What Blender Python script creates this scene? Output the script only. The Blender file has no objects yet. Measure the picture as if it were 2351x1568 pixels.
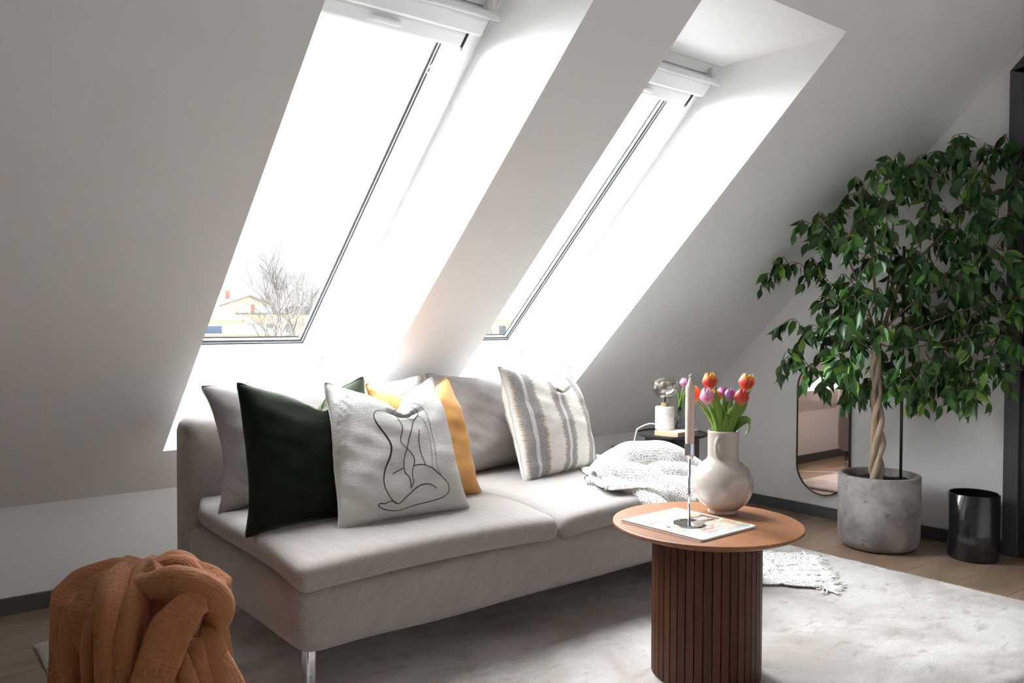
import bpy, bmesh, math, random
import numpy as np
from mathutils import Matrix, Vector

# ------------------------------------------------------------------ camera
SC = bpy.context.scene
COL = SC.collection
F_PX, PITCH, YAW, ROLL = 1910.6, -0.0250, 0.8860, 0.0032
_fw = Vector((math.cos(YAW)*math.cos(PITCH), math.sin(YAW)*math.cos(PITCH), math.sin(PITCH)))
_r0 = Vector((math.sin(YAW), -math.cos(YAW), 0)); _u0 = _r0.cross(_fw)
_r = math.cos(ROLL)*_r0 + math.sin(ROLL)*_u0
_u = -math.sin(ROLL)*_r0 + math.cos(ROLL)*_u0
cd = bpy.data.cameras.new('camera'); cam = bpy.data.objects.new('camera', cd); COL.objects.link(cam)
cd.sensor_fit = 'HORIZONTAL'; cd.sensor_width = 36.0; cd.lens = F_PX/2351*36.0
cd.clip_start = 0.05; cd.clip_end = 400
M = Matrix(((_r.x, _u.x, -_fw.x, 0), (_r.y, _u.y, -_fw.y, 0), (_r.z, _u.z, -_fw.z, 1.0), (0, 0, 0, 1)))
cam.matrix_world = M
SC.camera = cam

# ------------------------------------------------------------------ sky, sun, exposure
world = bpy.data.worlds.new('overcast_sky'); SC.world = world; world.use_nodes = True
def build_world():
    nt = world.node_tree; nt.nodes.clear(); N = nt.nodes.new; L = nt.links.new
    out = N('ShaderNodeOutputWorld'); bg = N('ShaderNodeBackground'); L(bg.outputs[0], out.inputs[0])
    tc = N('ShaderNodeTexCoord'); sx = N('ShaderNodeSeparateXYZ'); L(tc.outputs['Generated'], sx.inputs[0])
    # CIE-like overcast luminance: brighter towards the zenith
    mx = N('ShaderNodeMath'); mx.operation = 'MAXIMUM'; L(sx.outputs['Z'], mx.inputs[0]); mx.inputs[1].default_value = 0
    ma = N('ShaderNodeMath'); ma.operation = 'MULTIPLY_ADD'; L(mx.outputs[0], ma.inputs[0]); ma.inputs[1].default_value = 2.6; ma.inputs[2].default_value = 1.05
    mp = N('ShaderNodeMapping'); mp.inputs['Scale'].default_value = (1.6, 1.6, 3.4); mp.inputs['Location'].default_value = (0.3, 0.2, 0.35); L(tc.outputs['Generated'], mp.inputs[0])
    nz = N('ShaderNodeTexNoise'); nz.inputs['Scale'].default_value = 2.6; nz.inputs['Detail'].default_value = 4; nz.inputs['Roughness'].default_value = .45; L(mp.outputs[0], nz.inputs['Vector'])
    mr = N('ShaderNodeMapRange'); L(nz.outputs['Fac'], mr.inputs['Value']); mr.inputs['From Min'].default_value = .38; mr.inputs['From Max'].default_value = .66
    mr.inputs['To Min'].default_value = .56; mr.inputs['To Max'].default_value = 1.1
    mm = N('ShaderNodeMath'); mm.operation = 'MULTIPLY'; L(ma.outputs[0], mm.inputs[0]); L(mr.outputs[0], mm.inputs[1])
    bg.inputs['Color'].default_value = (0.91, 0.955, 1.0, 1); L(mm.outputs[0], bg.inputs['Strength'])
build_world()
# the brightest part of the overcast sky, where the sun stands behind thin cloud
sd = bpy.data.lights.new('veiled_sun_offscreen', 'SUN'); sun = bpy.data.objects.new('veiled_sun_offscreen', sd); COL.objects.link(sun)
sd.energy = 44.0; sd.angle = math.radians(105); sd.color = (0.94, 0.97, 1.0)
sun.rotation_euler = Vector((-0.44, 0.60, 0.67)).to_track_quat('Z', 'Y').to_euler()
SC.view_settings.view_transform = 'Standard'; SC.view_settings.look = 'None'
SC.view_settings.gamma = 1.0; SC.view_settings.use_curve_mapping = False
SC.view_settings.exposure = 0.68
SC.cycles.max_bounces = 12; SC.cycles.diffuse_bounces = 10; SC.cycles.glossy_bounces = 5
SC.cycles.transmission_bounces = 10; SC.cycles.transparent_max_bounces = 12
SC.cycles.caustics_refractive = False; SC.cycles.caustics_reflective = False
SC.cycles.use_denoising = True

# ------------------------------------------------------------------ fitted room
YK, ZK, ANG, XG = 3.2429, 0.3635, 0.7666, 3.9087
CA, SA = math.cos(ANG), math.sin(ANG)
W1L, W1R, W2L, W2R = 0.9045, 1.6435, 2.0223, 2.7527
ZT, ZBASE, WB, WD = 2.0115, 0.0575, 0.532, 0.3695
X0, Y0, ZC = -1.1, -.9, 2.4  # not fitted: unseen walls and level ceiling, pulled in to bounce more light
def S(x, v, w=0.0):
    return (x, YK - v*CA + w*SA, ZK + v*SA + w*CA)
def v_of_z(z): return (z-ZK)/SA
rnd = random.Random(7)
rng = np.random.default_rng(11)

# ------------------------------------------------------------------ node material helpers
class NT:
    def __init__(s, name, base=(.8,.8,.8), rough=.5, **kw):
        s.m = bpy.data.materials.new(name); s.m.use_nodes = True
        s.nt = s.m.node_tree; s.b = s.nt.nodes['Principled BSDF']
        s.set('Base Color', (*base, 1)); s.set('Roughness', rough)
        for k, v in kw.items(): s.set(k.replace('_', ' '), v)
        s._tc = None
    def set(s, k, v):
        s.b.inputs[k].default_value = v
    def n(s, t, **kw):
        nd = s.nt.nodes.new('ShaderNode'+t)
        for k, v in kw.items():
            if hasattr(nd, k): setattr(nd, k, v)
            else: nd.inputs[k.replace('_', ' ')].default_value = v
        return nd
    def l(s, a, b): s.nt.links.new(a, b)
    def tc(s, which='Object'):
        if s._tc is None: s._tc = s.n('TexCoord')
        return s._tc.outputs[which]
    def mapping(s, src, scale=(1,1,1), rot=(0,0,0), loc=(0,0,0)):
        m = s.n('Mapping'); m.inputs['Scale'].default_value = scale; m.inputs['Rotation'].default_value = rot; m.inputs['Location'].default_value = loc
        s.l(src, m.inputs['Vector']); return m.outputs[0]
    def noise(s, vec, scale=5, detail=3, rough=.5, dist=0.0):
        nd = s.n('TexNoise'); nd.inputs['Scale'].default_value = scale; nd.inputs['Detail'].default_value = detail
        nd.inputs['Roughness'].default_value = rough; nd.inputs['Distortion'].default_value = dist
        s.l(vec, nd.inputs['Vector']); return nd.outputs['Fac']
    def ramp(s, fac, stops):
        r = s.n('ValToRGB'); e = r.color_ramp.elements
        while len(e) < len(stops): e.new(.5)
        for i, (p, c) in enumerate(stops):
            e[i].position = p; e[i].color = (*c, 1) if len(c) == 3 else c
        s.l(fac, r.inputs[0]); return r.outputs[0]
    def math(s, op, a, b=None, c=None):
        m = s.n('Math'); m.operation = op
        for i, v in enumerate((a, b, c)):
            if v is None: continue
            if isinstance(v, (int, float)): m.inputs[i].default_value = v
            else: s.l(v, m.inputs[i])
        return m.outputs[0]
    def mix(s, fac, a, b, mode='MIX'):
        m = s.n('Mix'); m.data_type = 'RGBA'; m.blend_type = mode
        for sock, v in ((m.inputs[0], fac), (m.inputs[6], a), (m.inputs[7], b)):
            if isinstance(v, (int, float)): sock.default_value = v
            elif isinstance(v, tuple): sock.default_value = (*v, 1) if len(v) == 3 else v
            else: s.l(v, sock)
        return m.outputs[2]
    def color(s, out): s.l(out, s.b.inputs['Base Color'])
    def rough(s, out): s.l(out, s.b.inputs['Roughness'])
    def bump(s, h, strength=.2, dist=.01):
        b = s.n('Bump'); b.inputs['Strength'].default_value = strength; b.inputs['Distance'].default_value = dist
        s.l(h, b.inputs['Height']); s.l(b.outputs[0], s.b.inputs['Normal']); return b

MATS = {}
def plain(name, base, rough=.5, **kw):
    MATS[name] = NT(name, base, rough, **kw).m; return MATS[name]

def build_materials():
    t = NT('wall_paint', (.88, .89, .90), .62); o = t.tc()
    t.bump(t.noise(o, 260, 2), .06, .002); MATS['wall'] = t.m
    t = NT('lining_paint', (.86, .86, .86), .5); t.bump(t.noise(t.tc(), 200, 2), .03, .002); MATS['lining'] = t.m
    plain('window_white', (.78, .785, .79), .35)
    plain('window_grey', (.60, .61, .62), .4)
    plain('blind_grey', (.66, .665, .67), .5)
    plain('gasket', (.045, .047, .05), .5)
    plain('alu', (.55, .57, .6), .3, Metallic=.9)
    plain('plastic_white', (.8, .8, .79), .35)
    plain('skirting', (.085, .086, .087), .5)
    plain('casing_dark', (.062, .062, .066), .45)
    plain('door_black', (.016, .016, .018), .35)
    # glass for panes: thin, straight-through with a faint reflection
    m = bpy.data.materials.new('pane_glass'); m.use_nodes = True; nt = m.node_tree; nt.nodes.clear()
    out = nt.nodes.new('ShaderNodeOutputMaterial'); mx = nt.nodes.new('ShaderNodeMixShader'); tr = nt.nodes.new('ShaderNodeBsdfTransparent'); gl = nt.nodes.new('ShaderNodeBsdfGlossy')
    tr.inputs[0].default_value = (.97, .985, .98, 1); gl.inputs['Roughness'].default_value = .0
    fr = nt.nodes.new('ShaderNodeFresnel'); fr.inputs[0].default_value = 1.35
    nt.links.new(fr.outputs[0], mx.inputs[0]); nt.links.new(tr.outputs[0], mx.inputs[1]); nt.links.new(gl.outputs[0], mx.inputs[2]); nt.links.new(mx.outputs[0], out.inputs[0])
    MATS['pane'] = m
    # oak planks
    for i, (c1, c2) in enumerate((((.30,.215,.15),(.22,.15,.10)), ((.27,.19,.13),(.20,.135,.09)), ((.32,.23,.165),(.24,.165,.115)))):
        t = NT('oak_plank_%d' % i, (.3,.2,.13), .42); o = t.tc()
        g = t.noise(t.mapping(o, (1.3, 14, 14)), 3.2, 5, .6, .6); k = t.noise(t.mapping(o, (.8, 2.2, 1)), 2.2, 3)
        c = t.mix(g, c2, c1); c = t.mix(t.ramp(k, [(.55, (0,0,0)), (.78, (1,1,1))]), c, tuple(x*.62 for x in c2)); t.color(c)
        t.bump(g, .12, .004); MATS['oak%d' % i] = t.m
    plain('floor_gap', (.24, .165, .115), .8)
    # sofa twill
    def twill(name, light, dark, contrast=1.0, uv=False):
        t = NT(name, light, .9); t.set('Sheen Weight', .15)
        v = t.tc('UV') if uv else t.tc('Object')
        d = t.n('VectorMath'); d.operation = 'DOT_PRODUCT'; t.l(v, d.inputs[0])
        d.inputs[1].default_value = (1, 0, 0) if uv else (.74, .22, -.63)
        per = .0033
        s_ = t.math('SINE', t.math('MULTIPLY', d.outputs['Value'], 2*math.pi/per))
        nz = t.noise(t.mapping(v, (1,1,1)), 900 if not uv else 700, 2)
        blot = t.noise(t.mapping(v, (30, 4, 30)), 3, 3)
        s2 = t.math('ADD', t.math('MULTIPLY_ADD', s_, .44*contrast, .5), t.math('MULTIPLY_ADD', nz, .9, -.45))
        s2 = t.math('ADD', s2, t.math('MULTIPLY_ADD', blot, .3, -.15))
        t.color(t.mix(t.ramp(s2, [(.18, (0,0,0)), (.75, (1,1,1))]), dark, light))
        t.bump(s2, .35, .0012); MATS[name] = t.m
    twill('twill', (.54, .495, .462), (.112, .097, .09), 1.0, True)
    twill('twill_cushion', (.60, .575, .56), (.13, .118, .115), 1.0, True)
    # velvet
    t = NT('green_velvet', (.0065, .0125, .005), .8); t.set('Sheen Weight', .7); t.set('Sheen Roughness', .33); t.set('Sheen Tint', (.30, .40, .20, 1)); t.set('Specular IOR Level', .15)
    t.bump(t.noise(t.tc('UV'), 30, 4), .25, .004); MATS['green_velvet'] = t.m
    t = NT('mustard_velvet', (.60, .285, .075), .7); t.set('Sheen Weight', .45); t.set('Sheen Tint', (1, .75, .45, 1))
    t.bump(t.noise(t.tc('UV'), 26, 4), .25, .004); MATS['mustard'] = t.m
    t = NT('white_crinkle_cotton', (.76, .735, .705), .85); v = t.mapping(t.tc('UV'), (14, 60, 1), (0, 0, .55))
    t.bump(t.noise(v, 3, 4, .6, .6), .8, .010); MATS['crinkle'] = t.m
    plain('print_ink', (.012, .012, .013), .8)
    plain('seam_white', (.66, .64, .61), .9); plain('seam_green', (.02, .035, .015), .9); plain('seam_mustard', (.42, .19, .05), .9); plain('seam_grey', (.36, .335, .32), .9)
    # tufted stripe pillow
    t = NT('tufted_stripe', (.74, .70, .655), .92); uv = t.tc('UV'); sp = t.n('SeparateXYZ'); t.l(uv, sp.inputs[0])
    jag = t.noise(t.mapping(uv, (3, 95, 1)), 1.0, 1, .4)
    u = t.math('ADD', sp.outputs['X'], t.math('MULTIPLY_ADD', jag, .07, -.035))
    bands = None; tape = None; fringe = None
    for c, hw in ((.155, .092), (.50, .068), (.845, .085)):
        d = t.math('ABSOLUTE', t.math('SUBTRACT', u, c))
        b = t.math('LESS_THAN', d, hw); fr_ = t.math('LESS_THAN', d, hw+.016)
        d0 = t.math('ABSOLUTE', t.math('SUBTRACT', sp.outputs['X'], c)); tp = t.math('LESS_THAN', d0, .017)
        bands = b if bands is None else t.math('MAXIMUM', bands, b)
        fringe = fr_ if fringe is None else t.math('MAXIMUM', fringe, fr_)
        tape = tp if tape is None else t.math('MAXIMUM', tape, tp)
    tex = t.noise(t.mapping(uv, (40, 130, 1)), 1.2, 3, .6)
    grey = t.ramp(tex, [(.3, (.19,.19,.195)), (.52, (.36,.355,.35)), (.72, (.50,.42,.33))])
    base = t.ramp(t.noise(t.mapping(uv, (25, 150, 1)), 1.0, 2), [(.3, (.66,.62,.58)), (.7, (.80,.765,.72))])
    c = t.mix(fringe, base, (.55, .46, .36)); c = t.mix(bands, c, grey); c = t.mix(tape, c, (.70, .68, .655)); t.color(c)
    h = t.math('ADD', t.math('MULTIPLY', tex, t.math('MULTIPLY_ADD', fringe, 1.6, .5)), t.math('MULTIPLY', fringe, .6)); t.bump(h, .6, .006); MATS['tufted'] = t.m
    # white waffle throw
    t = NT('waffle_white', (.80, .785, .765), .9); uv = t.tc('UV'); t.set('Sheen Weight', .2)
    vr = t.n('TexVoronoi'); vr.feature = 'F1'; t.l(t.mapping(uv, (72, 95, 1)), vr.inputs['Vector']); vr.inputs['Scale'].default_value = 1.35; vr.inputs['Randomness'].default_value = .3
    hole = t.ramp(vr.outputs['Distance'], [(.05, (0,0,0)), (.36, (1,1,1))])
    t.bump(t.math('ADD', hole, t.math('MULTIPLY', t.noise(uv, 40, 3), .6)), 1.0, .008); MATS['waffle'] = t.m
    plain('fringe_white', (.82, .80, .78), .9)
    # terracotta muslin
    t = NT('terracotta_muslin', (.46, .18, .075), .9); uv = t.tc('UV'); t.set('Sheen Weight', .2); t.set('Sheen Tint', (1, .7, .5, 1))
    p1 = t.noise(t.mapping(uv, (170, 42, 1)), 1, 2, .5, .2); p2 = t.noise(t.mapping(uv, (38, 190, 1)), 1, 2)
    t.color(t.mix(t.noise(uv, 3, 2), (.33, .120, .048), (.37, .140, .058)))
    t.bump(t.math('ADD', t.math('MULTIPLY', p1, 1.0), t.math('MULTIPLY', p2, .8)), .9, .006); MATS['muslin'] = t.m
    # rug
    t = NT('rug_pile', (.66, .63, .61), .95); o = t.tc(); t.set('Sheen Weight', .3)
    big = t.noise(t.mapping(o, (1.0, 1.35, 1)), 2.4, 5, .62, .5); mid = t.noise(t.mapping(o, (1, 2.2, 1), (0,0,.5)), 11, 4, .6, .5); fine = t.noise(t.mapping(o, (1, 1.7, 1), (0,0,.45)), 130, 3, .65)
    c = t.mix(t.ramp(big, [(.40, (0,0,0)), (.60, (1,1,1))]), (.43, .38, .345), (.63, .597, .573))
    c = t.mix(t.ramp(mid, [(.24, (1,1,1)), (.44, (0,0,0))]), c, (.33, .285, .25))
    t.color(c)
    t.bump(t.math('ADD', fine, t.math('MULTIPLY', mid, 1.5)), .7, .008); MATS['rug'] = t.m
    plain('rug_edge', (.62, .595, .575), .95)
    # walnut
    def wood(name, c1, c2, sc, rough=.38, axis=(1, 9, 9), bs=.05):
        t = NT(name, c1, rough); o = t.tc(); g = t.noise(t.mapping(o, axis), sc, 5, .6, .8); g2 = t.noise(o, sc*.5, 3)
        c = t.mix(g, c2, c1); c = t.mix(t.ramp(g2, [(.4, (0,0,0)), (.75, (.7,.7,.7))]), c, c2); t.color(c); t.bump(g, bs, .003); return t
    t = wood('walnut_top', (.37, .165, .074), (.19, .074, .031), 7, .36, (9, 1.2, 9)); o = t.tc()
    sp_ = t.noise(o, 95, 4, .7); pt = t.noise(o, 9, 2); mk = t.math('MULTIPLY', t.ramp(sp_, [(.66, (0,0,0)), (.72, (1,1,1))]), t.ramp(pt, [(.52, (0,0,0)), (.62, (1,1,1))]))
    src = t.b.inputs['Base Color'].links[0].from_socket; t.color(t.mix(t.math('MULTIPLY', mk, .55), src, (.72, .60, .50))); MATS['walnut_top'] = t.m
    for i, (a, b) in enumerate((((.105,.038,.016),(.055,.019,.008)), ((.085,.032,.014),(.048,.017,.008)), ((.118,.044,.018),(.062,.022,.009)))):
        tt = wood('walnut_slat_%d' % i, a, b, 6, .5, (12, 12, 1.1)); tt.set('Specular IOR Level', .3); MATS['slat%d' % i] = tt.m
    plain('slat_core', (.095, .035, .015), .7)
    t = NT('beige_glaze', (.45, .395, .345), .12); t.set('Coat Weight', .6); t.set('Coat Roughness', .05); MATS['glaze'] = t.m
    t = NT('chrome', (.62, .63, .65), .07); t.set('Metallic', 1); MATS['chrome'] = t.m
    t = NT('candle_wax', (.74, .60, .52), .45); t.set('Subsurface Weight', .35); t.set('Subsurface Radius', (.02, .012, .008)); t.set('Subsurface Scale', .5); MATS['wax'] = t.m
    plain('wick', (.82, .80, .76), .8)
    plain('black_steel', (.018, .018, .02), .38)
    plain('book_wood', (.60, .42, .27), .55); plain('book_paper', (.72, .68, .62), .8); plain('book_print', (.78,.77,.76), .6)
    t = NT('white_marble', (.80, .79, .77), .3); o = t.tc(); t.color(t.mix(t.ramp(t.noise(o, 26, 5, .65, 1.2), [(.52, (0,0,0)), (.66, (.55,.55,.55))]), (.82, .81, .79), (.50, .49, .48))); MATS['marble'] = t.m
    plain('brass', (.56, .44, .27), .32, Metallic=.9)
    t = NT('bulb_glass', (.97, .955, .93), .02); t.set('Transmission Weight', 1.0); t.set('IOR', 1.12); MATS['bulb'] = t.m
    t = NT('bulb_mirror', (.62, .60, .58), .06); t.set('Metallic', 1); t.set('Alpha', .36); MATS['bulb_mirror'] = t.m
    plain('filament', (.75, .32, .05), .5)
    t = NT('smoke_glass', (.80, .83, .84), .03); t.set('Transmission Weight', 1.0); t.set('IOR', 1.15); MATS['smoke_glass'] = t.m
    t = NT('bronze_mirror', (.82, .67, .60), .015); t.set('Metallic', 1); MATS['mirror'] = t.m
    plain('frame_black', (.02, .018, .018), .4)
    t = NT('concrete', (.30, .275, .262), .72); o = t.tc()
    a = t.noise(o, 7, 5, .62, .4); b = t.noise(o, 24, 4, .65, .2)
    c = t.ramp(a, [(.32, (.15,.128,.122)), (.50, (.255,.232,.222)), (.64, (.34,.325,.318))]); c = t.mix(t.ramp(b, [(.28, (1,1,1)), (.40, (0,0,0))]), c, (.10, .085, .08)); t.color(c); t.bump(b, .15, .004); MATS['concrete'] = t.m
    plain('soil', (.018, .014, .011), .9)
    t = NT('black_glaze', (.006, .006, .007), .18); t.set('Coat Weight', .5); MATS['black_glaze'] = t.m
    t = NT('ficus_bark', (.36, .265, .185), .8); o = t.tc(); a = t.noise(t.mapping(o, (1,1,.35)), 34, 4); t.color(t.mix(a, (.30,.215,.15), (.56,.45,.34))); t.bump(a, .5, .008); MATS['bark'] = t.m
    plain('twig', (.16, .10, .06), .8); plain('limb', (.21, .14, .09), .8)
    for i, c in enumerate(((.018,.070,.012), (.030,.108,.017), (.055,.165,.022), (.15,.30,.035))):
        t = NT('ficus_leaf_%d' % i, c, .32); t.set('Specular IOR Level', .55); t.set('Transmission Weight', 0)
        t.color(t.mix(t.noise(t.tc('Object'), 40, 2), tuple(x*.8 for x in c), tuple(x*1.25 for x in c))); MATS['leaf%d' % i] = t.m
    plain('dry_leaf', (.30, .17, .07), .8)
    plain('stake_green', (.012, .024, .014), .5)
    # tulips
    def petal(name, stops, rough=.45):
        t = NT(name, stops[0][1], rough); sp = t.n('SeparateXYZ'); t.l(t.tc('UV'), sp.inputs[0])
        nz = t.noise(t.mapping(t.tc('UV'), (14, 1.5, 1)), 1.4, 3); f = t.math('ADD', sp.outputs['Y'], t.math('MULTIPLY_ADD', nz, .4, -.2))
        t.color(t.ramp(f, stops)); t.set('Subsurface Weight', .15); t.set('Subsurface Radius', (.01, .005, .003)); MATS[name] = t.m
    petal('petal_redyellow', [(.0, (.75,.35,.06)), (.16, (.62,.06,.035)), (.55, (.66,.05,.03)), (.80, (.85,.32,.05)), (1.0, (.95,.58,.10))])
    petal('petal_orange', [(.0, (.85,.45,.08)), (.3, (.82,.13,.05)), (.8, (.86,.20,.07)), (1.0, (.9,.5,.12))])
    petal('petal_pink', [(.0, (.75,.55,.35)), (.25, (.78,.22,.40)), (.7, (.78,.32,.52)), (1.0, (.85,.55,.68))])
    petal('petal_red', [(.0, (.7,.30,.10)), (.22, (.60,.12,.08)), (.6, (.55,.03,.03)), (1.0, (.66,.05,.04))])
    petal('petal_purple', [(.0, (.60,.42,.60)), (.4, (.50,.22,.55)), (1.0, (.40,.06,.38))])
    t = NT('tulip_leaf', (.16,.30,.035), .42); sp = t.n('SeparateXYZ'); t.l(t.tc('UV'), sp.inputs[0])
    nz = t.noise(t.mapping(t.tc('UV'), (18, 1.2, 1)), 1.2, 3); t.color(t.ramp(nz, [(.3, (.075,.19,.022)), (.55, (.16,.31,.035)), (.75, (.30,.45,.06))])); t.set('Subsurface Weight', .1); t.set('Subsurface Radius', (.006,.01,.002)); MATS['tulip_leaf'] = t.m
    plain('tulip_stem', (.30, .45, .10), .5)
    # magazine
    plain('paper', (.74, .73, .71), .6); plain('cover_white', (.76, .75, .73), .3); plain('cover_blue', (.38, .55, .72), .3); plain('ink_black', (.02,.02,.02), .4); plain('ink_white', (.82,.82,.82), .35)
    for k, c in dict(mag_beige=(.60,.45,.30), mag_brown=(.16,.085,.06), mag_grey=(.42,.40,.36), mag_rose=(.72,.30,.27), mag_green=(.30,.42,.24), mag_red=(.55,.06,.05), mag_tan=(.42,.25,.12)).items(): plain(k, c, .35)
    # basket
    t = NT('basket_weave', (.58, .46, .33), .8); o = t.tc(); w = t.noise(t.mapping(o, (30,30,90)), 1.5, 2); t.color(t.mix(w, (.34,.24,.15), (.62,.50,.36))); t.bump(w, .7, .01); MATS['basket'] = t.m
    # outside
    plain('render_green', (.50, .58, .40), .9); plain('render_peach', (.66, .50, .34), .9); plain('render_cream', (.62, .55, .42), .9)
    t = NT('roof_grey', (.25,.25,.26), .9); t.color(t.mix(t.noise(t.tc(), .6, 4), (.085,.085,.095), (.15,.15,.155))); MATS['roof_grey'] = t.m
    t = NT('roof_brown', (.27,.21,.19), .9); t.color(t.mix(t.noise(t.tc(), .7, 4), (.13,.10,.095), (.19,.155,.145))); MATS['roof_brown'] = t.m
    plain('far_glass', (.10, .115, .13), .25); plain('far_trim', (.60, .58, .53), .8); plain('bare_bark', (.13, .115, .105), .9); plain('solar_blue', (.10, .13, .20), .4)
    plain('brick_chimney', (.30, .16, .12), .9); plain('ground_far', (.22, .21, .18), .95)
build_materials()

# ------------------------------------------------------------------ object helpers
LOC = {}
def raw(name, V, Fc, mat, uv=None, smooth=False, mats=None, fm=None):
    me = bpy.data.meshes.new(name)
    me.from_pydata([tuple(map(float, v)) for v in V], [], [tuple(map(int, f)) for f in Fc])
    for m in (mats or [mat]): me.materials.append(MATS[m] if isinstance(m, str) else m)
    if fm is not None: me.polygons.foreach_set('material_index', np.asarray(fm, dtype=np.int32))
    if smooth: me.polygons.foreach_set('use_smooth', np.ones(len(me.polygons), dtype=bool))
    if uv is not None:
        lay = me.uv_layers.new(name='UVMap'); idx = np.zeros(len(me.loops), dtype=np.int32); me.loops.foreach_get('vertex_index', idx)
        uv = np.asarray(uv, dtype=np.float32); lay.data.foreach_set('uv', (uv if len(uv) == len(idx) and len(uv) != len(V) else uv[idx]).ravel())
    me.update()
    return me
def link(name, me, parent=None, loc=(0,0,0)):
    o = bpy.data.objects.new(name, me); COL.objects.link(o); o.location = loc
    if parent is not None: o.parent = parent
    LOC[o.name] = (Vector(LOC[parent.name]) if parent is not None else Vector((0,0,0))) + Vector(loc)
    return o
def part(name, V, Fc, mat, parent=None, uv=None, smooth=False, **kw):
    """mesh given in world coordinates, linked under its parent"""
    if parent is not None:
        V = np.asarray(V, float) - np.array(LOC[parent.name])
    return link(name, raw(name, V, Fc, mat, uv, smooth, **kw), parent)
def thing(name, label, cat, loc, group=None):
    o = link(name, None, None, loc); o['label'] = label; o['category'] = cat
    if group: o['group'] = group
    return o
def tag(o, label, cat, group=None):
    o['label'] = label; o['category'] = cat
    if group: o['group'] = group
    return o
def struct(name, V=None, Fc=None, mat=None, label=None, loc=(0,0,0), **kw):
    o = part(name, V, Fc, mat, None, **kw) if V is not None else link(name, None, None, loc)
    o['kind'] = 'structure'
    if label: o['label'] = label
    return o
def base_at(o, loc):
    """move an object's origin to loc without moving its mesh"""
    loc = Vector(loc); o.data.transform(Matrix.Translation(-loc)); o.location = loc; LOC[o.name] = loc
    return o
def bevel_mod(o, w=.004, n=2, angle=.6):
    m = o.modifiers.new('bevel', 'BEVEL'); m.width = w; m.segments = n; m.limit_method = 'ANGLE'; m.angle_limit = angle
    return o
def merge(*parts):
    V = []; Fc = []; k = 0
    for v, f in parts:
        v = np.asarray(v, float); V.append(v); Fc += [tuple(i+k for i in q) for q in f]; k += len(v)
    return np.concatenate(V), Fc
def box(x0, x1, y0, y1, z0, z1):
    V = np.array([(x,y,z) for z in (z0,z1) for y in (y0,y1) for x in (x0,x1)], float)
    return V, [(0,2,3,1),(4,5,7,6),(0,1,5,4),(2,6,7,3),(0,4,6,2),(1,3,7,5)]
def obox(P, A, B, C):
    """box from corner P with edge vectors A, B, C"""
    P, A, B, C = (np.array(q, float) for q in (P, A, B, C))
    V = np.array([P+A*i+B*j+C*k for k in (0,1) for j in (0,1) for i in (0,1)])
    return V, [(0,2,3,1),(4,5,7,6),(0,1,5,4),(2,6,7,3),(0,4,6,2),(1,3,7,5)]
def lathe(profile, c=(0,0,0), n=48, cap=True):
    V = []; Fc = []; m = len(profile)
    for r, z in profile:
        for k in range(n):
            a = 2*math.pi*k/n; V.append((c[0]+r*math.cos(a), c[1]+r*math.sin(a), c[2]+z))
    for i in range(m-1):
        for k in range(n):
            k2 = (k+1) % n; Fc.append((i*n+k, i*n+k2, (i+1)*n+k2, (i+1)*n+k))
    if cap:
        Fc.append(tuple(reversed(range(n)))); Fc.append(tuple((m-1)*n+k for k in range(n)))
    return np.array(V, float), Fc
def smooth_path(P, n):
    """Catmull-Rom through points, n samples"""
    P = np.asarray(P, float); m = len(P)
    if m == 2: t = np.linspace(0,1,n)[:,None]; return P[0]*(1-t)+P[1]*t
    Q = np.vstack([2*P[0]-P[1], P, 2*P[-1]-P[-2]])
    s = np.linspace(0, m-1-1e-9, n); i = s.astype(int); t = (s-i)[:,None]
    a, b, c, d = Q[i], Q[i+1], Q[i+2], Q[i+3]
    return .5*((2*b)+(-a+c)*t+(2*a-5*b+4*c-d)*t*t+(-a+3*b-3*c+d)*t**3)
def tube(P, rad, sides=8, cap=True):
    P = np.asarray(P, float); n = len(P); rad = np.broadcast_to(np.asarray(rad, float), (n,))
    T = np.gradient(P, axis=0); T /= np.linalg.norm(T, axis=1)[:,None]+1e-12
    up = np.array([0,0,1.]) if abs(T[0,2]) < .9 else np.array([1.,0,0])
    nv = np.cross(T[0], up); nv /= np.linalg.norm(nv); V = []
    for i in range(n):
        nv = nv - T[i]*(nv@T[i]); nv /= np.linalg.norm(nv)+1e-12; b = np.cross(T[i], nv)
        for k in range(sides):
            a = 2*math.pi*k/sides; V.append(P[i]+rad[i]*(math.cos(a)*nv+math.sin(a)*b))
    Fc = [(i*sides+k, i*sides+(k+1)%sides, (i+1)*sides+(k+1)%sides, (i+1)*sides+k) for i in range(n-1) for k in range(sides)]
    if cap: Fc += [tuple(reversed(range(sides))), tuple((n-1)*sides+k for k in range(sides))]
    return np.array(V), Fc
def grid_faces(nu, nv, off=0, flip=False):
    f = []
    for i in range(nu-1):
        for j in range(nv-1):
            q = (off+i*nv+j, off+(i+1)*nv+j, off+(i+1)*nv+j+1, off+i*nv+j+1)
            f.append(q[::-1] if flip else q)
    return f
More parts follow.
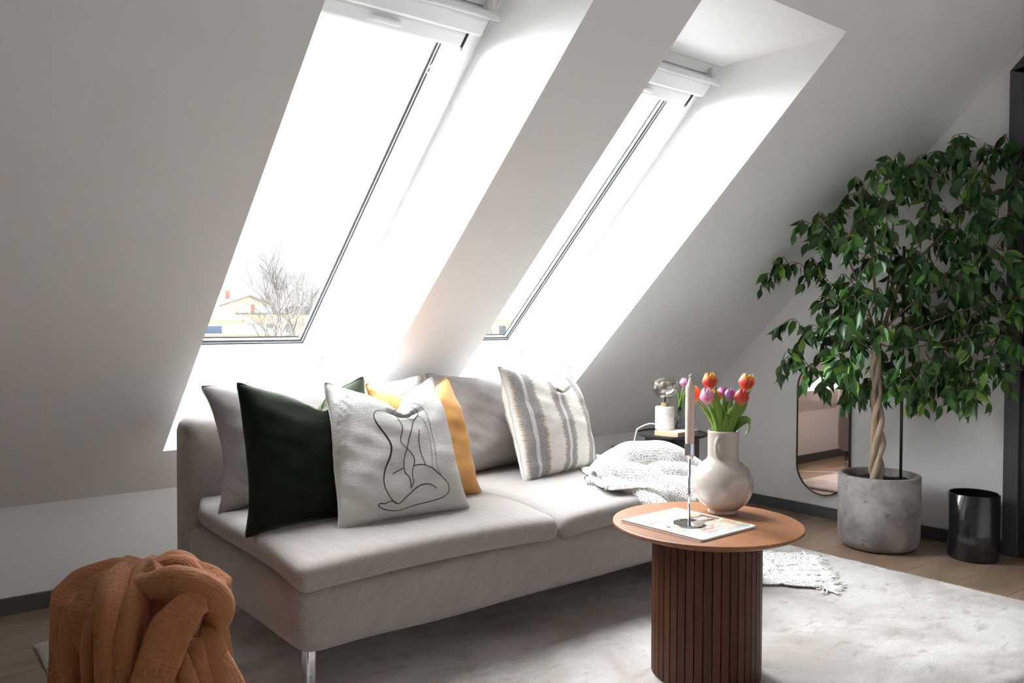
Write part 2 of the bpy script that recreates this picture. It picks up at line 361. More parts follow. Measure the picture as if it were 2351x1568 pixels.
def soft_box(cx, cy, cz, sx, sy, sz, r, seg=(14, 12, 5), bulge=(0,0,0)):
    """rounded, evenly meshed box"""
    V = []; Fc = []; key = {}; FA = []; LUV = []
    h = np.array([sx, sy, sz])/2
    def vid(p):
        k = tuple(np.round(p, 5))
        if k not in key: key[k] = len(V); V.append(p)
        return key[k]
    ax = [np.linspace(-h[i], h[i], seg[i]+1) for i in range(3)]
    # denser towards the edges
    ax = [h[i]*np.sin(np.linspace(-1,1,seg[i]+1)*math.pi/2)*.5+ax[i]*.5 for i in range(3)]
    for d in range(3):
        a, b = (d+1) % 3, (d+2) % 3
        for s in (-1, 1):
            for i in range(seg[a]):
                for j in range(seg[b]):
                    q = []
                    for ii, jj in ((i,j),(i+1,j),(i+1,j+1),(i,j+1)):
                        p = np.zeros(3); p[d] = s*h[d]; p[a] = ax[a][ii]; p[b] = ax[b][jj]; q.append(vid(p))
                    Fc.append(tuple(q) if s > 0 else tuple(q[::-1])); FA.append(d)
    V = np.array(V); P0 = V.copy()
    for f, d in zip(Fc, FA):                       # twill runs on around the edges
        for i in f:
            x, y, z = P0[i]; LUV.append((.18*y-.63*z, y) if d == 0 else (.74*x-.63*z, z) if d == 1 else (.74*x+.22*y, y))
    soft_box.uv = np.array(LUV); inner = np.clip(V, -(h-r), h-r); dv = V-inner; L = np.linalg.norm(dv, axis=1)[:,None]; V = inner + dv/np.maximum(L,1e-9)*r
    n = V/h
    for d in range(3):
        if bulge[d]:
            a, b = (d+1) % 3, (d+2) % 3
            V[:,d] += np.sign(n[:,d])*bulge[d]*np.abs(n[:,d])**2*np.clip(1-np.abs(n[:,a])**2.2,0,1)*np.clip(1-np.abs(n[:,b])**2.2,0,1)
    return V+np.array([cx,cy,cz]), Fc
def wob(P, sc, seed, n=6):
    """smooth pseudo-noise in [-1,1] over points"""
    g = np.random.default_rng(seed); P = np.asarray(P, float); o = 0
    for k in range(n):
        d = g.normal(size=P.shape[-1]); d /= np.linalg.norm(d); o = o+np.sin(P@d*sc*(.6+g.random()*1.1)+g.random()*6.28)
    return o/n**.5/1.3

# ------------------------------------------------------------------ cloth solver (grid, Gauss-Seidel)
def _con(A, B, L, k):
    d = B-A; l = np.sqrt((d*d).sum(-1))+1e-9; c = (.5*k*(l-L)/l)[...,None]*d; A += c; B -= c
def relax(X, du, dv, ks=1.0, kh=.6, kb=.1):
    n, m = X.shape[1], X.shape[2]
    for s in (0,1): _con(X[:,s:n-1:2], X[:,s+1:n:2], du, ks)
    for s in (0,1): _con(X[:,:,s:m-1:2], X[:,:,s+1:m:2], dv, ks)
    dg = math.hypot(du, dv)
    for s in (0,1):
        _con(X[:,s:n-1:2,:-1], X[:,s+1:n:2,1:], dg, kh); _con(X[:,s:n-1:2,1:], X[:,s+1:n:2,:-1], dg, kh)
    if kb:
        for s in range(4):
            A = X[:,s::4]; B = X[:,s+2::4]; q = min(A.shape[1], B.shape[1])
            if q: _con(A[:,:q], B[:,:q], 2*du, kb)
            A = X[:,:,s::4]; B = X[:,:,s+2::4]; q = min(A.shape[2], B.shape[2])
            if q: _con(A[:,:,:q], B[:,:,:q], 2*dv, kb)
def rbox_push(P, c, h, r):
    """push points out of a rounded box; returns mask"""
    p = P-np.array(c); q = np.abs(p)-(np.array(h)-r); mx = np.maximum(q, 0); ol = np.sqrt((mx*mx).sum(-1)); inside = q.max(-1)
    d = ol+np.minimum(inside, 0)-r; m = d < 0
    if m.any():
        pm = p[m]; qm = q[m]; om = ol[m]; g = np.maximum(qm, 0); ins = om < 1e-9
        if ins.any():
            a = qm[ins].argmax(-1); gi = np.zeros((ins.sum(), 3)); gi[np.arange(len(a)), a] = 1; g[ins] = gi
        g = g*np.sign(pm); g /= np.linalg.norm(g, axis=1)[:,None]+1e-9; P[m] -= g*d[m][:,None]
    return m
def cyl_push(P, c, R, h, r=.03):
    """push out of an upright cylinder standing at c with rounded rim"""
    d2 = P[...,:2]-np.array(c[:2]); rr = np.sqrt((d2*d2).sum(-1))+1e-9; z = P[...,2]-c[2]
    qx = rr-(R-r); qz = z-(h-r); ox = np.maximum(qx,0); oz = np.maximum(qz,0); ol = np.sqrt(ox*ox+oz*oz); d = ol+np.minimum(np.maximum(qx,qz),0)-r; m = d < 0
    if m.any():
        gx, gz = ox[m].copy(), oz[m].copy(); ins = ol[m] < 1e-9; s = qx[m] > qz[m]; gx[ins & s] = 1; gz[ins & ~s] = 1
        l = np.sqrt(gx*gx+gz*gz)+1e-9; gx /= l; gz /= l
        dd = -d[m]; P[m,:2] = P[m,:2]+d2[m]/rr[m][:,None]*(gx*dd)[:,None]; P[m,2] += gz*dd
    return m
def drape(X, du, dv, collide, steps=100, iters=12, dt=.02, g=-9.8, damp=.97, fric=.6, kb=.1, kh=.5, floor=.0, jitter=None):
    V = np.zeros_like(X)
    for st in range(steps):
        O = X.copy(); V[...,2] += g*dt; X = X+V*dt
        for it in range(iters):
            relax(X, du, dv, 1.0, kh, kb)
            if it % 3 == 2 or it == iters-1:
                f = X.reshape(-1,3); m = collide(f); lo = f[:,2] < floor; f[lo,2] = floor; m = m | lo; X = f.reshape(X.shape)
        f = X.reshape(-1,3); o = O.reshape(-1,3); mv = f[m]-o[m]; f[m,:2] -= mv[:,:2]*fric
        X = f.reshape(X.shape); V = (X-O)/dt*damp
        sp = np.sqrt((V*V).sum(-1, keepdims=True)); V *= np.minimum(1, 2.5/(sp+1e-9))
    return X

# ================================================================== ROOM SHELL
VB, VT = v_of_z(WB), v_of_z(ZT)                  # opening along the slope
VT2 = VT - WD/SA*CA                              # upper end at the frame (top lining is level)
VMAX = v_of_z(ZC); YTOP = YK - VMAX*CA
def build_shell():
    xs = [X0, W1L, W1R, W2L, W2R, XG]; vs = [0, VB, VT, VMAX]
    V = [S(x, v) for x in xs for v in vs]; Fc = []
    for i in range(5):
        for j in range(3):
            if j == 1 and i in (1, 3): continue
            Fc.append((i*4+j, i*4+j+1, (i+1)*4+j+1, (i+1)*4+j))
    k = len(V); V += [(X0, YTOP, ZC), (XG, YTOP, ZC), (XG, Y0, ZC), (X0, Y0, ZC)]; Fc.append((k, k+3, k+2, k+1))
    struct('ceiling', V, Fc, 'wall', 'white painted sloping attic ceiling with two skylight openings')
    struct('wall_back', [(X0,YK,0),(XG,YK,0),(XG,YK,ZK),(X0,YK,ZK)], [(0,1,2,3)], 'wall', 'low white knee wall under the sloping ceiling')
    struct('wall_right', [(XG,Y0,0),(XG,YK,0),(XG,YK,ZK),(XG,YTOP,ZC),(XG,Y0,ZC)], [(0,1,2,3,4)], 'wall', 'white gable wall behind the potted tree')
    struct('wall_left', [(X0,Y0,0),(X0,YK,0),(X0,YK,ZK),(X0,YTOP,ZC),(X0,Y0,ZC)], [(0,1,2,3,4)], 'wall', 'unseen white gable wall opposite, set close to bounce light')
    struct('wall_front', [(X0,Y0,0),(XG,Y0,0),(XG,Y0,ZC),(X0,Y0,ZC)], [(0,1,2,3)], 'wall', 'unseen white wall facing the skylights, set close to bounce light')
    # floor: a bed with one board per plank
    fl = struct('floor', *box(X0, XG, Y0, YK, -.06, -.012), 'floor_gap', 'oak plank floor running along the knee wall')
    pw = .187; y = YK; row = 0; cache = {}
    while y > Y0:
        x = X0 - rnd.random()*1.7
        while x < XG:
            L = rnd.choice((1.5, 1.8, 2.1)); xa, xb = max(x, X0), min(x+L, XG); ya = max(y-pw, Y0)
            if xb-xa > .02:
                kk = (round(xb-xa, 2), round(y-ya, 3))
                if kk not in cache:
                    v, f = box(0, xb-xa-.0015, -(y-ya)+.0015, 0, -.014, 0); cache[kk] = (v, f)
                v, f = cache[kk]; me = raw('plank', v, f, 'oak%d' % rnd.randrange(3)); link('plank', me, fl, (xa, y, 0)) if False else None
                o = bpy.data.objects.new('plank', me); COL.objects.link(o); o.parent = fl; o.location = (xa, y, 0)
            x += L
        y -= pw; row += 1
    # skirting boards
    o = struct('baseboard_back', *box(X0, XG, YK-.012, YK, 0, ZBASE), 'skirting', 'dark grey skirting along the knee wall'); bevel_mod(o, .002)
    o = struct('baseboard_right', *box(XG-.012, XG, 1.42, YK-.012, 0, ZBASE), 'skirting', 'dark grey skirting along the gable wall'); bevel_mod(o, .002)
    # dark door with raking head at the end of the gable wall
    d = struct('door_1', label='dark grey door casing with a raking head in the gable wall', loc=(XG, .9, 0))
    t = .028
    def zs(y, off): return ZK + (YK-y)*SA/CA - off
    yo, yi = 1.42, 1.363
    poly = [(yo,0),(yi,0),(yi,zs(yi,.075)-.055),(yo,zs(yo,.02)-.035)]
    def slab(poly, x0, x1):
        n = len(poly); V = [(x0,a,b) for a,b in poly]+[(x1,a,b) for a,b in poly]
        return V, [tuple(range(n)), tuple(range(2*n-1,n-1,-1))]+[(i,(i+1)%n,n+(i+1)%n,n+i) for i in range(n)]
    part('door_post', *slab([(yo,0),(yi,0),(yi,zs(yi,.02)-.035-.05),(yo,zs(yo,.02)-.035)], XG-t, XG), 'casing_dark', d)
    part('door_head', *slab([(yo,zs(yo,.055)),(yi,zs(yi,.13)),(1.20,2.25),(.4,2.25),(.4,2.31),(1.18,2.31)], XG-t, XG), 'casing_dark', d)
    part('door_post', *box(XG-t, XG, .34, .40, 0, 2.31), 'casing_dark', d)
    dp = part('door_panel', *slab([(yi,0),(yi,zs(yi,.12)),(1.20,2.25),(.40,2.25),(.40,0)], XG-.012, XG), 'door_black', d)
    hv, hf = tube(smooth_path([(XG-.012,.47,1.02),(XG-.055,.47,1.02),(XG-.055,.58,1.02)], 9), .009, 8); part('door_handle', hv, hf, 'chrome', dp, smooth=True)
build_shell()

def sweep_rect(x0, x1, v0, v1, prof):
    V = []; Fc = []; m = len(prof)
    for ins, w in prof:
        V += [S(x0+ins, v0+ins, w), S(x1-ins, v0+ins, w), S(x1-ins, v1-ins, w), S(x0+ins, v1-ins, w)]
    for i in range(m-1):
        for k in range(4):
            k2 = (k+1) % 4; Fc.append((i*4+k, i*4+k2, (i+1)*4+k2, (i+1)*4+k))
    return np.array(V), Fc
def sbox(x0, x1, v0, v1, w0, w1):
    V = [S(x, v, w) for w in (w0, w1) for v in (v0, v1) for x in (x0, x1)]
    return np.array(V), [(0,1,3,2),(4,6,7,5),(0,4,5,1),(2,3,7,6),(0,2,6,4),(1,5,7,3)]
def build_skylight(idx, xl, xr, lab):
    w = struct('window_%d' % idx, label=lab, loc=S((xl+xr)/2, VB, 0))
    A = lambda x, v, ww: S(x, v, ww)
    part('lining_panel', [A(xl,VB,0),A(xr,VB,0),A(xr,VB,WD),A(xl,VB,WD)], [(0,1,2,3)], 'lining', w)
    part('lining_panel', [A(xl,VT,0),A(xr,VT,0),A(xr,VT2,WD),A(xl,VT2,WD)], [(0,3,2,1)], 'lining', w)
    for x in (xl, xr):
        part('lining_panel', [A(x,VB,0),A(x,VB,WD),A(x,VT2,WD),A(x,VT,0)], [(0,1,2,3)], 'lining', w)
    f = part('frame', *sweep_rect(xl, xr, VB, VT2, [(0,WD+.12),(0,WD-.005),(.006,WD-.005),(.006,WD),(.040,WD),(.040,WD+.10)]), 'window_white', w)
    for v, x in ((VB+.06, xr-.018), (VT2-.115, xr-.018)):
        cv, cf = lathe([(.009,0),(.009,.004),(.005,.004),(.005,-.002)], n=14); R = Matrix(((1,0,0),(0,-CA,-SA),(0,SA,-CA))); cv = np.array([R@Vector(p) for p in cv])+np.array(S(x, v, WD)); part('screw_cap', cv, cf, 'window_grey', f)
    s = part('sash', *sweep_rect(xl, xr, VB, VT2, [(.044,WD+.10),(.044,WD-.010),(.076,WD-.010),(.080,WD-.002),(.1065,WD+.034),(.1085,WD+.040)]), 'window_white', w)
    part('gasket', *sweep_rect(xl, xr, VB, VT2, [(.1085,WD+.039),(.1135,WD+.039),(.1135,WD+.043)]), 'gasket', s)
    part('spacer', *sweep_rect(xl, xr, VB, VT2, [(.1135,WD+.041),(.1185,WD+.041),(.1185,WD+.046)]), 'alu', s)
    part('gasket', *sweep_rect(xl, xr, VB, VT2, [(.1185,WD+.044),(.1235,WD+.044),(.1235,WD+.052)]), 'gasket', s)
    part('spacer', *sweep_rect(xl, xr, VB, VT2, [(.1235,WD+.046),(.1275,WD+.046),(.1275,WD+.056)]), 'alu', s)
    g = part('pane', [S(xl+.11,VB+.11,WD+.05),S(xr-.11,VB+.11,WD+.05),S(xr-.11,VT2-.11,WD+.05),S(xl+.11,VT2-.11,WD+.05)], [(0,1,2,3)], 'pane', s)
    # outer cladding closes the roof around the frame
    part('flashing', *sweep_rect(xl-.12, xr+.12, VB-.12, VT2+.12, [(0,WD+.10),(.12,WD+.125),(.235,WD+.075)]), 'gasket', w)
    # roller blind: cassette, pulled-up bottom bar, grip
    b = part('blind_cassette', *sbox(xl+.046, xr-.046, 1.872, 1.938, WD-.055, WD+.03), 'blind_grey', w); bevel_mod(b, .012, 3)
    bb = part('blind_bar', *sbox(xl+.080, xr-.082, 1.808, 1.868, WD-.030, WD+.012), 'blind_grey', b); bevel_mod(bb, .012, 3)
    part('end_cap', *sbox(xr-.082, xr-.079, 1.806, 1.870, WD-.032, WD+.014), 'gasket', bb)
    xm = (xl+xr)/2
    gp = part('grip', *sbox(xm-.05, xm+.05, 1.835, 1.85, WD-.046, WD-.028), 'window_white', bb); bevel_mod(gp, .004)
    cv, cf = tube(smooth_path([S(xr-.115,1.808,WD-.01),S(xr-.125,1.74,WD),S(xr-.14,1.70,WD+.005),S(xr-.128,1.685,WD+.005),S(xr-.118,1.70,WD+.004)], 22), .0022, 6); part('cord', cv, cf, 'window_grey', bb, smooth=True)
    # ventilation flap bar along the top
    h = part('handle_bar', *sbox(xl+.012, xr-.030, 1.945, 1.962, WD-.078, WD-.050), 'window_white', w); bevel_mod(h, .004)
    part('bar_groove', *sbox(xl+.014, xr-.032, 1.949, 1.957, WD-.0795, WD-.0775), 'window_grey', h)
    for x in (xl+.03, xr-.055):
        part('bracket', [S(x,1.945,WD-.05),S(x+.018,1.945,WD-.05),S(x+.018,1.985,WD),S(x,1.985,WD),S(x,1.945,WD),S(x+.018,1.945,WD)], [(0,1,2,3),(0,4,5,1),(0,3,4),(1,5,2)], 'window_grey', h)
build_skylight(1, W1L, W1R, 'skylight over the green cushion with a view of a bare tree')
build_skylight(2, W2L, W2R, 'skylight over the striped cushion')

# ================================================================== OUTSIDE
def outside():
    struct('ground_outside', [(-80,20,-10),(160,20,-10),(160,260,-10),(-80,260,-10)], [(0,1,2,3)], 'ground_far', 'ground far below outside the skylights')
    def house(name, label, x0, x1, y0, y1, zt, wall, windows=(), zb=-10):
        h = thing(name, label, 'building', ((x0+x1)/2, y0, zb))
        part('wall', *box(x0, x1, y0, y1, zb, zt), wall, h)
        for (xa, xb, za, zb2) in windows:
            f = part('window', *box(xa-.1, xb+.1, y0-.06, y0, za-.1, zb2+.1), 'far_trim', h); part('pane', *box(xa, xb, y0-.09, y0-.06, za, zb2), 'far_glass', f)
        return h
    def prism(h, x0, x1, y0, y1, ze, zr, mat, over=.6, ridge='y'):
        if ridge == 'y':
            xm = (x0+x1)/2; V = [(x0-over,y0-over,ze),(xm,y0-over,zr),(x1+over,y0-over,ze),(x0-over,y1+over,ze),(xm,y1+over,zr),(x1+over,y1+over,ze)]
            V += [(a,b,c-.28) for a,b,c in V]
            Fc = [(0,1,4,3),(1,2,5,4),(6,9,10,7),(7,10,11,8),(0,6,7,1),(1,7,8,2),(3,4,10,9),(4,5,11,10),(0,3,9,6),(2,8,11,5)]
            return part('roof', V, Fc, mat, h)
        ym = (y0+y1)/2; V = [(x0-over,y0-over,ze),(x1+over,y0-over,ze),(x1+over-2,ym,zr),(x0-over+2,ym,zr),(x0-over,y1+over,ze),(x1+over,y1+over,ze)]
        return part('roof', V, [(0,1,2,3),(5,4,3,2),(0,3,4),(1,5,2),(0,4,5,1)], mat, h)
    # pale green gabled house
    h = house('gabled_house', 'pale green house with a wide brown gable roof beyond the bare tree', 40.2, 47.0, 110, 122, 3.0, 'render_green', [(41.5,42.5,.4,1.8),(44.6,45.6,.4,1.8)])
    part('gable', [(40.2,110,3.0),(47.0,110,3.0),(43.6,110,4.15),(40.2,110.3,3.0),(47.0,110.3,3.0),(43.6,110.3,4.15)], [(0,1,2),(5,4,3),(0,2,5,3),(1,4,5,2)], 'render_green', h)
    rf = prism(h, 40.2, 47.0, 110, 122, 2.95, 4.35, 'roof_brown', .7); part('chimney', *box(42.0,42.7,114,115,3.5,5.0), 'brick_chimney', rf)
    # grey hipped house
    h = house('hipped_house', 'cream house under a grey hipped roof, beside the green gabled house', 15, 27.4, 70, 80, 1.0, 'render_cream', [(24.4,25.2,-1.6,-.2),(21.6,22.4,-1.6,-.2)])
    prism(h, 15, 27.4, 70, 80, 1.0, 2.3, 'roof_grey', .6, 'x')
    # long peach building
    h = house('peach_building', 'long peach rendered building with a grey flat roof behind the bare tree', 32.5, 49, 85, 97, 1.55, 'render_peach', [(33.6+i*2.1, 34.5+i*2.1, -.9, .6) for i in range(7)])
    rf = part('roof', *box(32.2, 49.3, 84.7, 97.3, 1.55, 1.75), 'roof_grey', h); part('roof_house', *box(37.6, 44, 88, 95, 1.75, 2.55), 'roof_grey', rf); part('vent_stack', *box(38.6, 39.0, 87.5, 88, 1.75, 3.3), 'far_trim', rf)
    part('vent_stack', *box(35.2, 35.7, 88, 88.5, 1.75, 2.7), 'brick_chimney', rf)
    # near roof with a solar panel
    h = house('grey_roofed_house', 'house with a low grey metal roof and a blue roof box below the bare tree', 9, 23, 52, 63, .05, 'render_peach', [])
    rf = part('roof', [(8.6,51.6,.05),(23.4,51.6,.05),(23.4,57.5,.68),(8.6,57.5,.68),(8.6,63.4,.05),(23.4,63.4,.05)], [(0,1,2,3),(3,2,5,4),(0,3,4),(1,5,2)], 'roof_grey', h)
    for k in range(8): part('roof_seam', [(9.4+k*1.7,51.62,.07),(9.48+k*1.7,51.62,.07),(9.48+k*1.7,57.5,.71),(9.4+k*1.7,57.5,.71)], [(0,1,2,3)], 'roof_brown', rf)
    part('roof_box', *obox((18.0,52.4,.12),(1.1,0,0),(0,.8,.08),(0,0,.5)), 'solar_blue', rf)
    # low grey block by the second skylight
    h = house('slate_roofed_house', 'grey house with a slate roof behind the second skylight', 44, 58, 62, 74, 1.1, 'render_cream', [(46.5,47.3,-.9,.5),(49,49.8,-.9,.5),(51.5,52.3,-.9,.5)])
    prism(h, 44, 58, 62, 74, 1.1, 2.6, 'roof_grey', .5, 'x')
    def bare_tree(label, x, y, zb, zt, spread, seed, r0=.16, depth=5):
        g = random.Random(seed); t = thing('bare_tree', label, 'tree', (x, y, zb), 'bare winter trees outside'); segs = []; main = []
        def grow(p, d, L, r, lv):
            n = 4; P = [p]; q = p.copy(); dd = d.copy()
            for i in range(n):
                dd = dd + np.array([g.gauss(0,.13), g.gauss(0,.13), g.gauss(.04,.08)]); dd /= np.linalg.norm(dd); q = q + dd*L/n; P.append(q.copy())
            (main if lv >= depth-1 else segs).append(tube(np.array(P), np.linspace(r, r*.62, n+1), 6 if lv > 2 else 3, False))
            if lv == 0: return
            for k in range(3 if lv > 2 else 4):
                i = g.choice((2,3,4)); a = g.random()*6.283; s = spread*(.6+.6*g.random())
                nd = dd + s*np.array([math.cos(a), math.sin(a), .25*g.random()]); nd /= np.linalg.norm(nd); grow(P[i], nd, L*(.62+.2*g.random()), r*.565, lv-1)
        H = zt-zb; grow(np.array([x, y, zb]), np.array([.02, 0, 1.]), H*.40, r0, depth)
        part('trunk', *merge(*main), 'bare_bark', t); part('branches', *merge(*segs), 'bare_bark', t)
    bare_tree('large bare tree in front of the peach building', 19.0, 42.5, -5.5, 4.4, .66, 5, .20, 6)
    bare_tree('bare tree standing in front of the slate-roofed house', 41.0, 52, -5.5, 3.4, .6, 21, .16, 5)
    bare_tree('distant bare tree behind the green gabled house', 52, 126, -6, 6.5, .6, 31, .3, 5)
    bare_tree('distant bare tree behind the peach building', 50, 104, -6, 4.8, .6, 33, .25, 5)
outside()

# ================================================================== RUG
def build_rug():
    x0, x1, y0, y1, h = .46, 3.27, .87, 2.87, .016
    nu, nv = 120, 88; xs = np.linspace(x0, x1, nu); ys = np.linspace(y0, y1, nv); A, B = np.meshgrid(xs, ys, indexing='ij')
    P = np.stack([A, B, np.zeros_like(A)], -1)
    e = np.minimum(np.minimum(A-x0, x1-A), np.minimum(B-y0, y1-B)); P[...,2] = h*np.clip(e/.02, .25, 1)**.5
    P[...,2] += .0016*wob(P[...,:2]*np.array([1,1.6]), 38, 3)*np.clip(e/.03,0,1)
    bx = .006*wob(P[...,:2], 14, 4); P[...,0] += bx; P[...,1] += .006*wob(P[...,:2], 15, 8)
    V = P.reshape(-1,3); Fc = grid_faces(nu, nv)
    rim = [i*nv for i in range(nu)] + [(nu-1)*nv+j for j in range(1,nv)] + [i*nv+nv-1 for i in range(nu-2,-1,-1)] + [j for j in range(nv-2,0,-1)]
    k = len(V); low = V[rim].copy(); low[:,2] = .0; V = np.vstack([V, low]); n = len(rim)
    Fc += [(rim[(i+1)%n], rim[i], k+i, k+(i+1)%n) for i in range(n)]
    o = tag(part('rug', V, Fc, 'rug', smooth=True), 'large pale grey rug with mottled worn pile under the sofa', 'rug'); base_at(o, ((x0+x1)/2, (y0+y1)/2, 0))
    # tufts along the edge and over the near pile
    T = []; F2 = []
    def tuft(p, d, L, w):
        s = np.array([-d[1], d[0], 0])*w; b = len(T); T.extend([p-s, p+s, p+np.array([d[0]*L*.55, d[1]*L*.55, .5*L])+s*.7, p+np.array([d[0]*L, d[1]*L, .32*L])]); F2.append((b,b+1,b+2,b+3))
    g = np.random.default_rng(5)
    for i in range(n):
        p = V[rim[i]]
        for r in range(14):
            q = V[rim[(i+1)%n]]; t = g.random(); b = p*(1-t)+q*t; c = np.array([(x0+x1)/2,(y0+y1)/2]); 
            out = np.array([0.,0.]); 
            if abs(b[0]-x0) < .03: out[0] = -1
            if abs(b[0]-x1) < .03: out[0] = 1
            if abs(b[1]-y0) < .03: out[1] = -1
            if abs(b[1]-y1) < .03: out[1] = 1
            out = out+g.normal(size=2)*.5; out /= np.linalg.norm(out)+1e-9; b = b.copy(); b[2] = max(b[2]*g.random(), .002); tuft(b, out, .003+.004*g.random(), .0008)
    po = part('pile_edge', np.array(T), F2, 'rug_edge', o); po['kind'] = 'stuff'
build_rug()

# ================================================================== SOFA
SX0, SX1, SY0, SY1 = .90, 2.645, 1.933, 2.955
ZSEAT = .405
def build_sofa():
    s = thing('sofa', 'long light grey twill sofa with low back and chrome legs under the skylights', 'sofa', ((SX0+SX1)/2, (SY0+SY1)/2, .016))
    V, Fc = soft_box((SX0+SX1)/2, (SY0+2.81)/2, .2335, SX1-SX0, 2.81-SY0, .187, .052, (30, 18, 10)); V[:,2] += .004*wob(V, 9, 2)
    part('base', V, Fc, 'twill', s, uv=soft_box.uv, smooth=True)
    V, Fc = soft_box((SX0+SX1)/2-.004, 2.838, .408, SX1-SX0+.012, .136, .53, .045, (40, 6, 16)); V[:,1] += .003*wob(V, 12, 3)
    part('backrest', V, Fc, 'twill', s, uv=soft_box.uv, smooth=True)
    xm = 1.776
    for k, (a, b) in enumerate(((SX0-.004, xm-.002), (xm+.004, SX1-.02))):
        cx = (a+b)/2; L = b-a
        V, Fc = soft_box(cx, (SY0-.008+2.80)/2, .362, L, 2.80-SY0+.008, .076, .030, (24, 24, 6), (0,0,.014))
        n = (V[:,0]-cx)/(L/2); m = (V[:,1]-SY0)/(2.80-SY0)
        V[:,2] += .012*np.clip(m,0,1) - .012*np.clip(1-m*5,0,1)*np.abs(n)**4 - .008*np.clip(1-m*4,0,1)
        pl = np.abs(n)**10*np.clip((m-.8)/.2,0,1)**2; V[:,0] -= np.sign(n)*pl*.05
        V += np.stack([.0,.5,.7]*np.ones((len(V),1)), 0)*.006*wob(V, 7, 20+k)[:,None]
        c = part('seat_cushion', V, Fc, 'twill', s, uv=soft_box.uv, smooth=True)
    for (x, y) in ((SX0+.042, SY0+.046), (SX1-.042, SY0+.046), (SX0+.052, 2.84), (SX1-.052, 2.84)):
        o = part('leg', *box(x-.013, x+.013, y-.020, y+.020, .0175, .185), 'chrome', s); bevel_mod(o, .006, 3)
build_sofa()

# ================================================================== CUSHIONS
def pillow_sim(w, h, thick, chop, N=36, seed=0, steps=90, cx=0.0, crad=.035, press=4.5):
    """two sewn sheets blown up, then dented from above by a hand edge; returns front/back grids, x right, y back, z up"""
    u = np.linspace(-w/2, w/2, N); v = np.linspace(0, h, N); A, B = np.meshgrid(u, v, indexing='ij')
    X = np.zeros((2, N, N, 3)); X[...,0] = A; X[...,2] = B; du, dv = w/(N-1), h/(N-1)
    edge = np.ones((N, N), bool); edge[1:-1,1:-1] = False; g = np.random.default_rng(seed)
    a = np.abs(2*A/w); b = np.abs(2*B/h-1)
    cap = thick/2*np.clip(1-a**2.2, 0, 1)**.55*np.clip(1-b**2.2, 0, 1)**.55
    cap = cap*(1+.10*wob(np.stack([A, B], -1), 16, seed+50))
    X[0,...,1] = -.9*cap; X[1,...,1] = .9*cap; X[...,1] += .001*g.normal(size=(2,N,N))*(~edge)
    V = np.zeros_like(X); dt = .02
    for st in range(steps):
        O = X.copy(); tu = np.gradient(X, axis=1); tv = np.gradient(X, axis=2); n = np.cross(tu, tv); n /= np.linalg.norm(n, axis=-1, keepdims=True)+1e-9
        n[1] *= -1
        V += n*press*dt; X = X+V*dt
        for it in range(8):
            if it % 2: relax(X, du, dv, 1.0, .45, .05)
            else:
                Y = X[:,::-1]; relax(Y, du, dv, 1.0, .45, .05)
            e = .5*(X[0][edge]+X[1][edge]); X[0][edge] = e; X[1][edge] = e
            X[0,...,1] = np.clip(X[0,...,1], -cap, .02); X[1,...,1] = np.clip(X[1,...,1], -.02, cap)
            if chop > 0:
                t = min(1, max(0, (st-8)/45)); zc = h*.985-chop*t+crad; d0 = X[...,0]-cx; d2 = X[...,2]-zc; rr = np.sqrt(d0*d0+d2*d2); m = (rr < crad) & (d2 <= 0)
                if m.any():
                    q = np.maximum(rr[m], 1e-6); X[m,0] = cx+d0[m]/q*crad; X[m,2] = zc+d2[m]/q*crad
                m = (np.abs(d0) < crad) & (d2 > 0) & (d2 < .14)
                if m.any(): X[m,2] -= .4*np.minimum(d2[m]+crad, .05)
        X[...,0] -= X[...,0].mean()-(0 if chop == 0 else 0); X[...,2] -= X[:, :, :3, 2].min()
        V = (X-O)/dt*.85
    # undo any slow turn of the whole cushion
    bl, br = X[0,2,2], X[0,-3,2]; an = math.atan2(br[2]-bl[2], br[0]-bl[0]); ca, sa = math.cos(-an), math.sin(-an)
    x, z = X[...,0].copy(), X[...,2].copy(); X[...,0] = ca*x-sa*z; X[...,2] = sa*x+ca*z
    X[...,2] -= X[...,2].min()
    return X
PILLOWS = {}
FRONTS = []
def yield_to(P, cell=.008):
    """flatten a new cushion's back where it lies against the fronts of those already standing behind it"""
    for Q in FRONTS:
        x0, z0 = Q[...,0].min(), Q[...,2].min(); nx, nz = int((Q[...,0].max()-x0)/cell)+2, int((Q[...,2].max()-z0)/cell)+2; H = np.full((nx, nz), np.inf)
        np.minimum.at(H, (((Q[...,0]-x0)/cell).astype(int).ravel(), ((Q[...,2]-z0)/cell).astype(int).ravel()), Q[...,1].ravel())
        K = H.copy()
        for a in (-1,0,1):
            for b in (-1,0,1): K = np.minimum(K, np.roll(np.roll(H, a, 0), b, 1))
        def lim(R):
            i, j = ((R[...,0]-x0)/cell).astype(int), ((R[...,2]-z0)/cell).astype(int); ok = (R[...,0] >= x0) & (R[...,2] >= z0) & (i < nx) & (j < nz)
            v = np.full(R.shape[:-1], np.inf); v[ok] = K[i[ok], j[ok]]; return v-.003
        th = np.maximum(P[1][...,1]-P[0][...,1], 0); d1 = np.maximum(P[1][...,1]-lim(P[1]), 0)
        for _ in range(3):                                # ease the dent out to its surroundings
            e = np.pad(d1, 1, mode='edge'); d1 = np.maximum(d1, (e[:-2,1:-1]+e[2:,1:-1]+e[1:-1,:-2]+e[1:-1,2:])/4*.9)
        P[1][...,1] -= d1; P[0][...,1] = np.minimum(P[0][...,1], P[1][...,1]-np.minimum(th, .035))
        ed = np.ones(th.shape, bool); ed[1:-1,1:-1] = False; P[0][ed] = P[1][ed]
    FRONTS.append(P[0].copy())
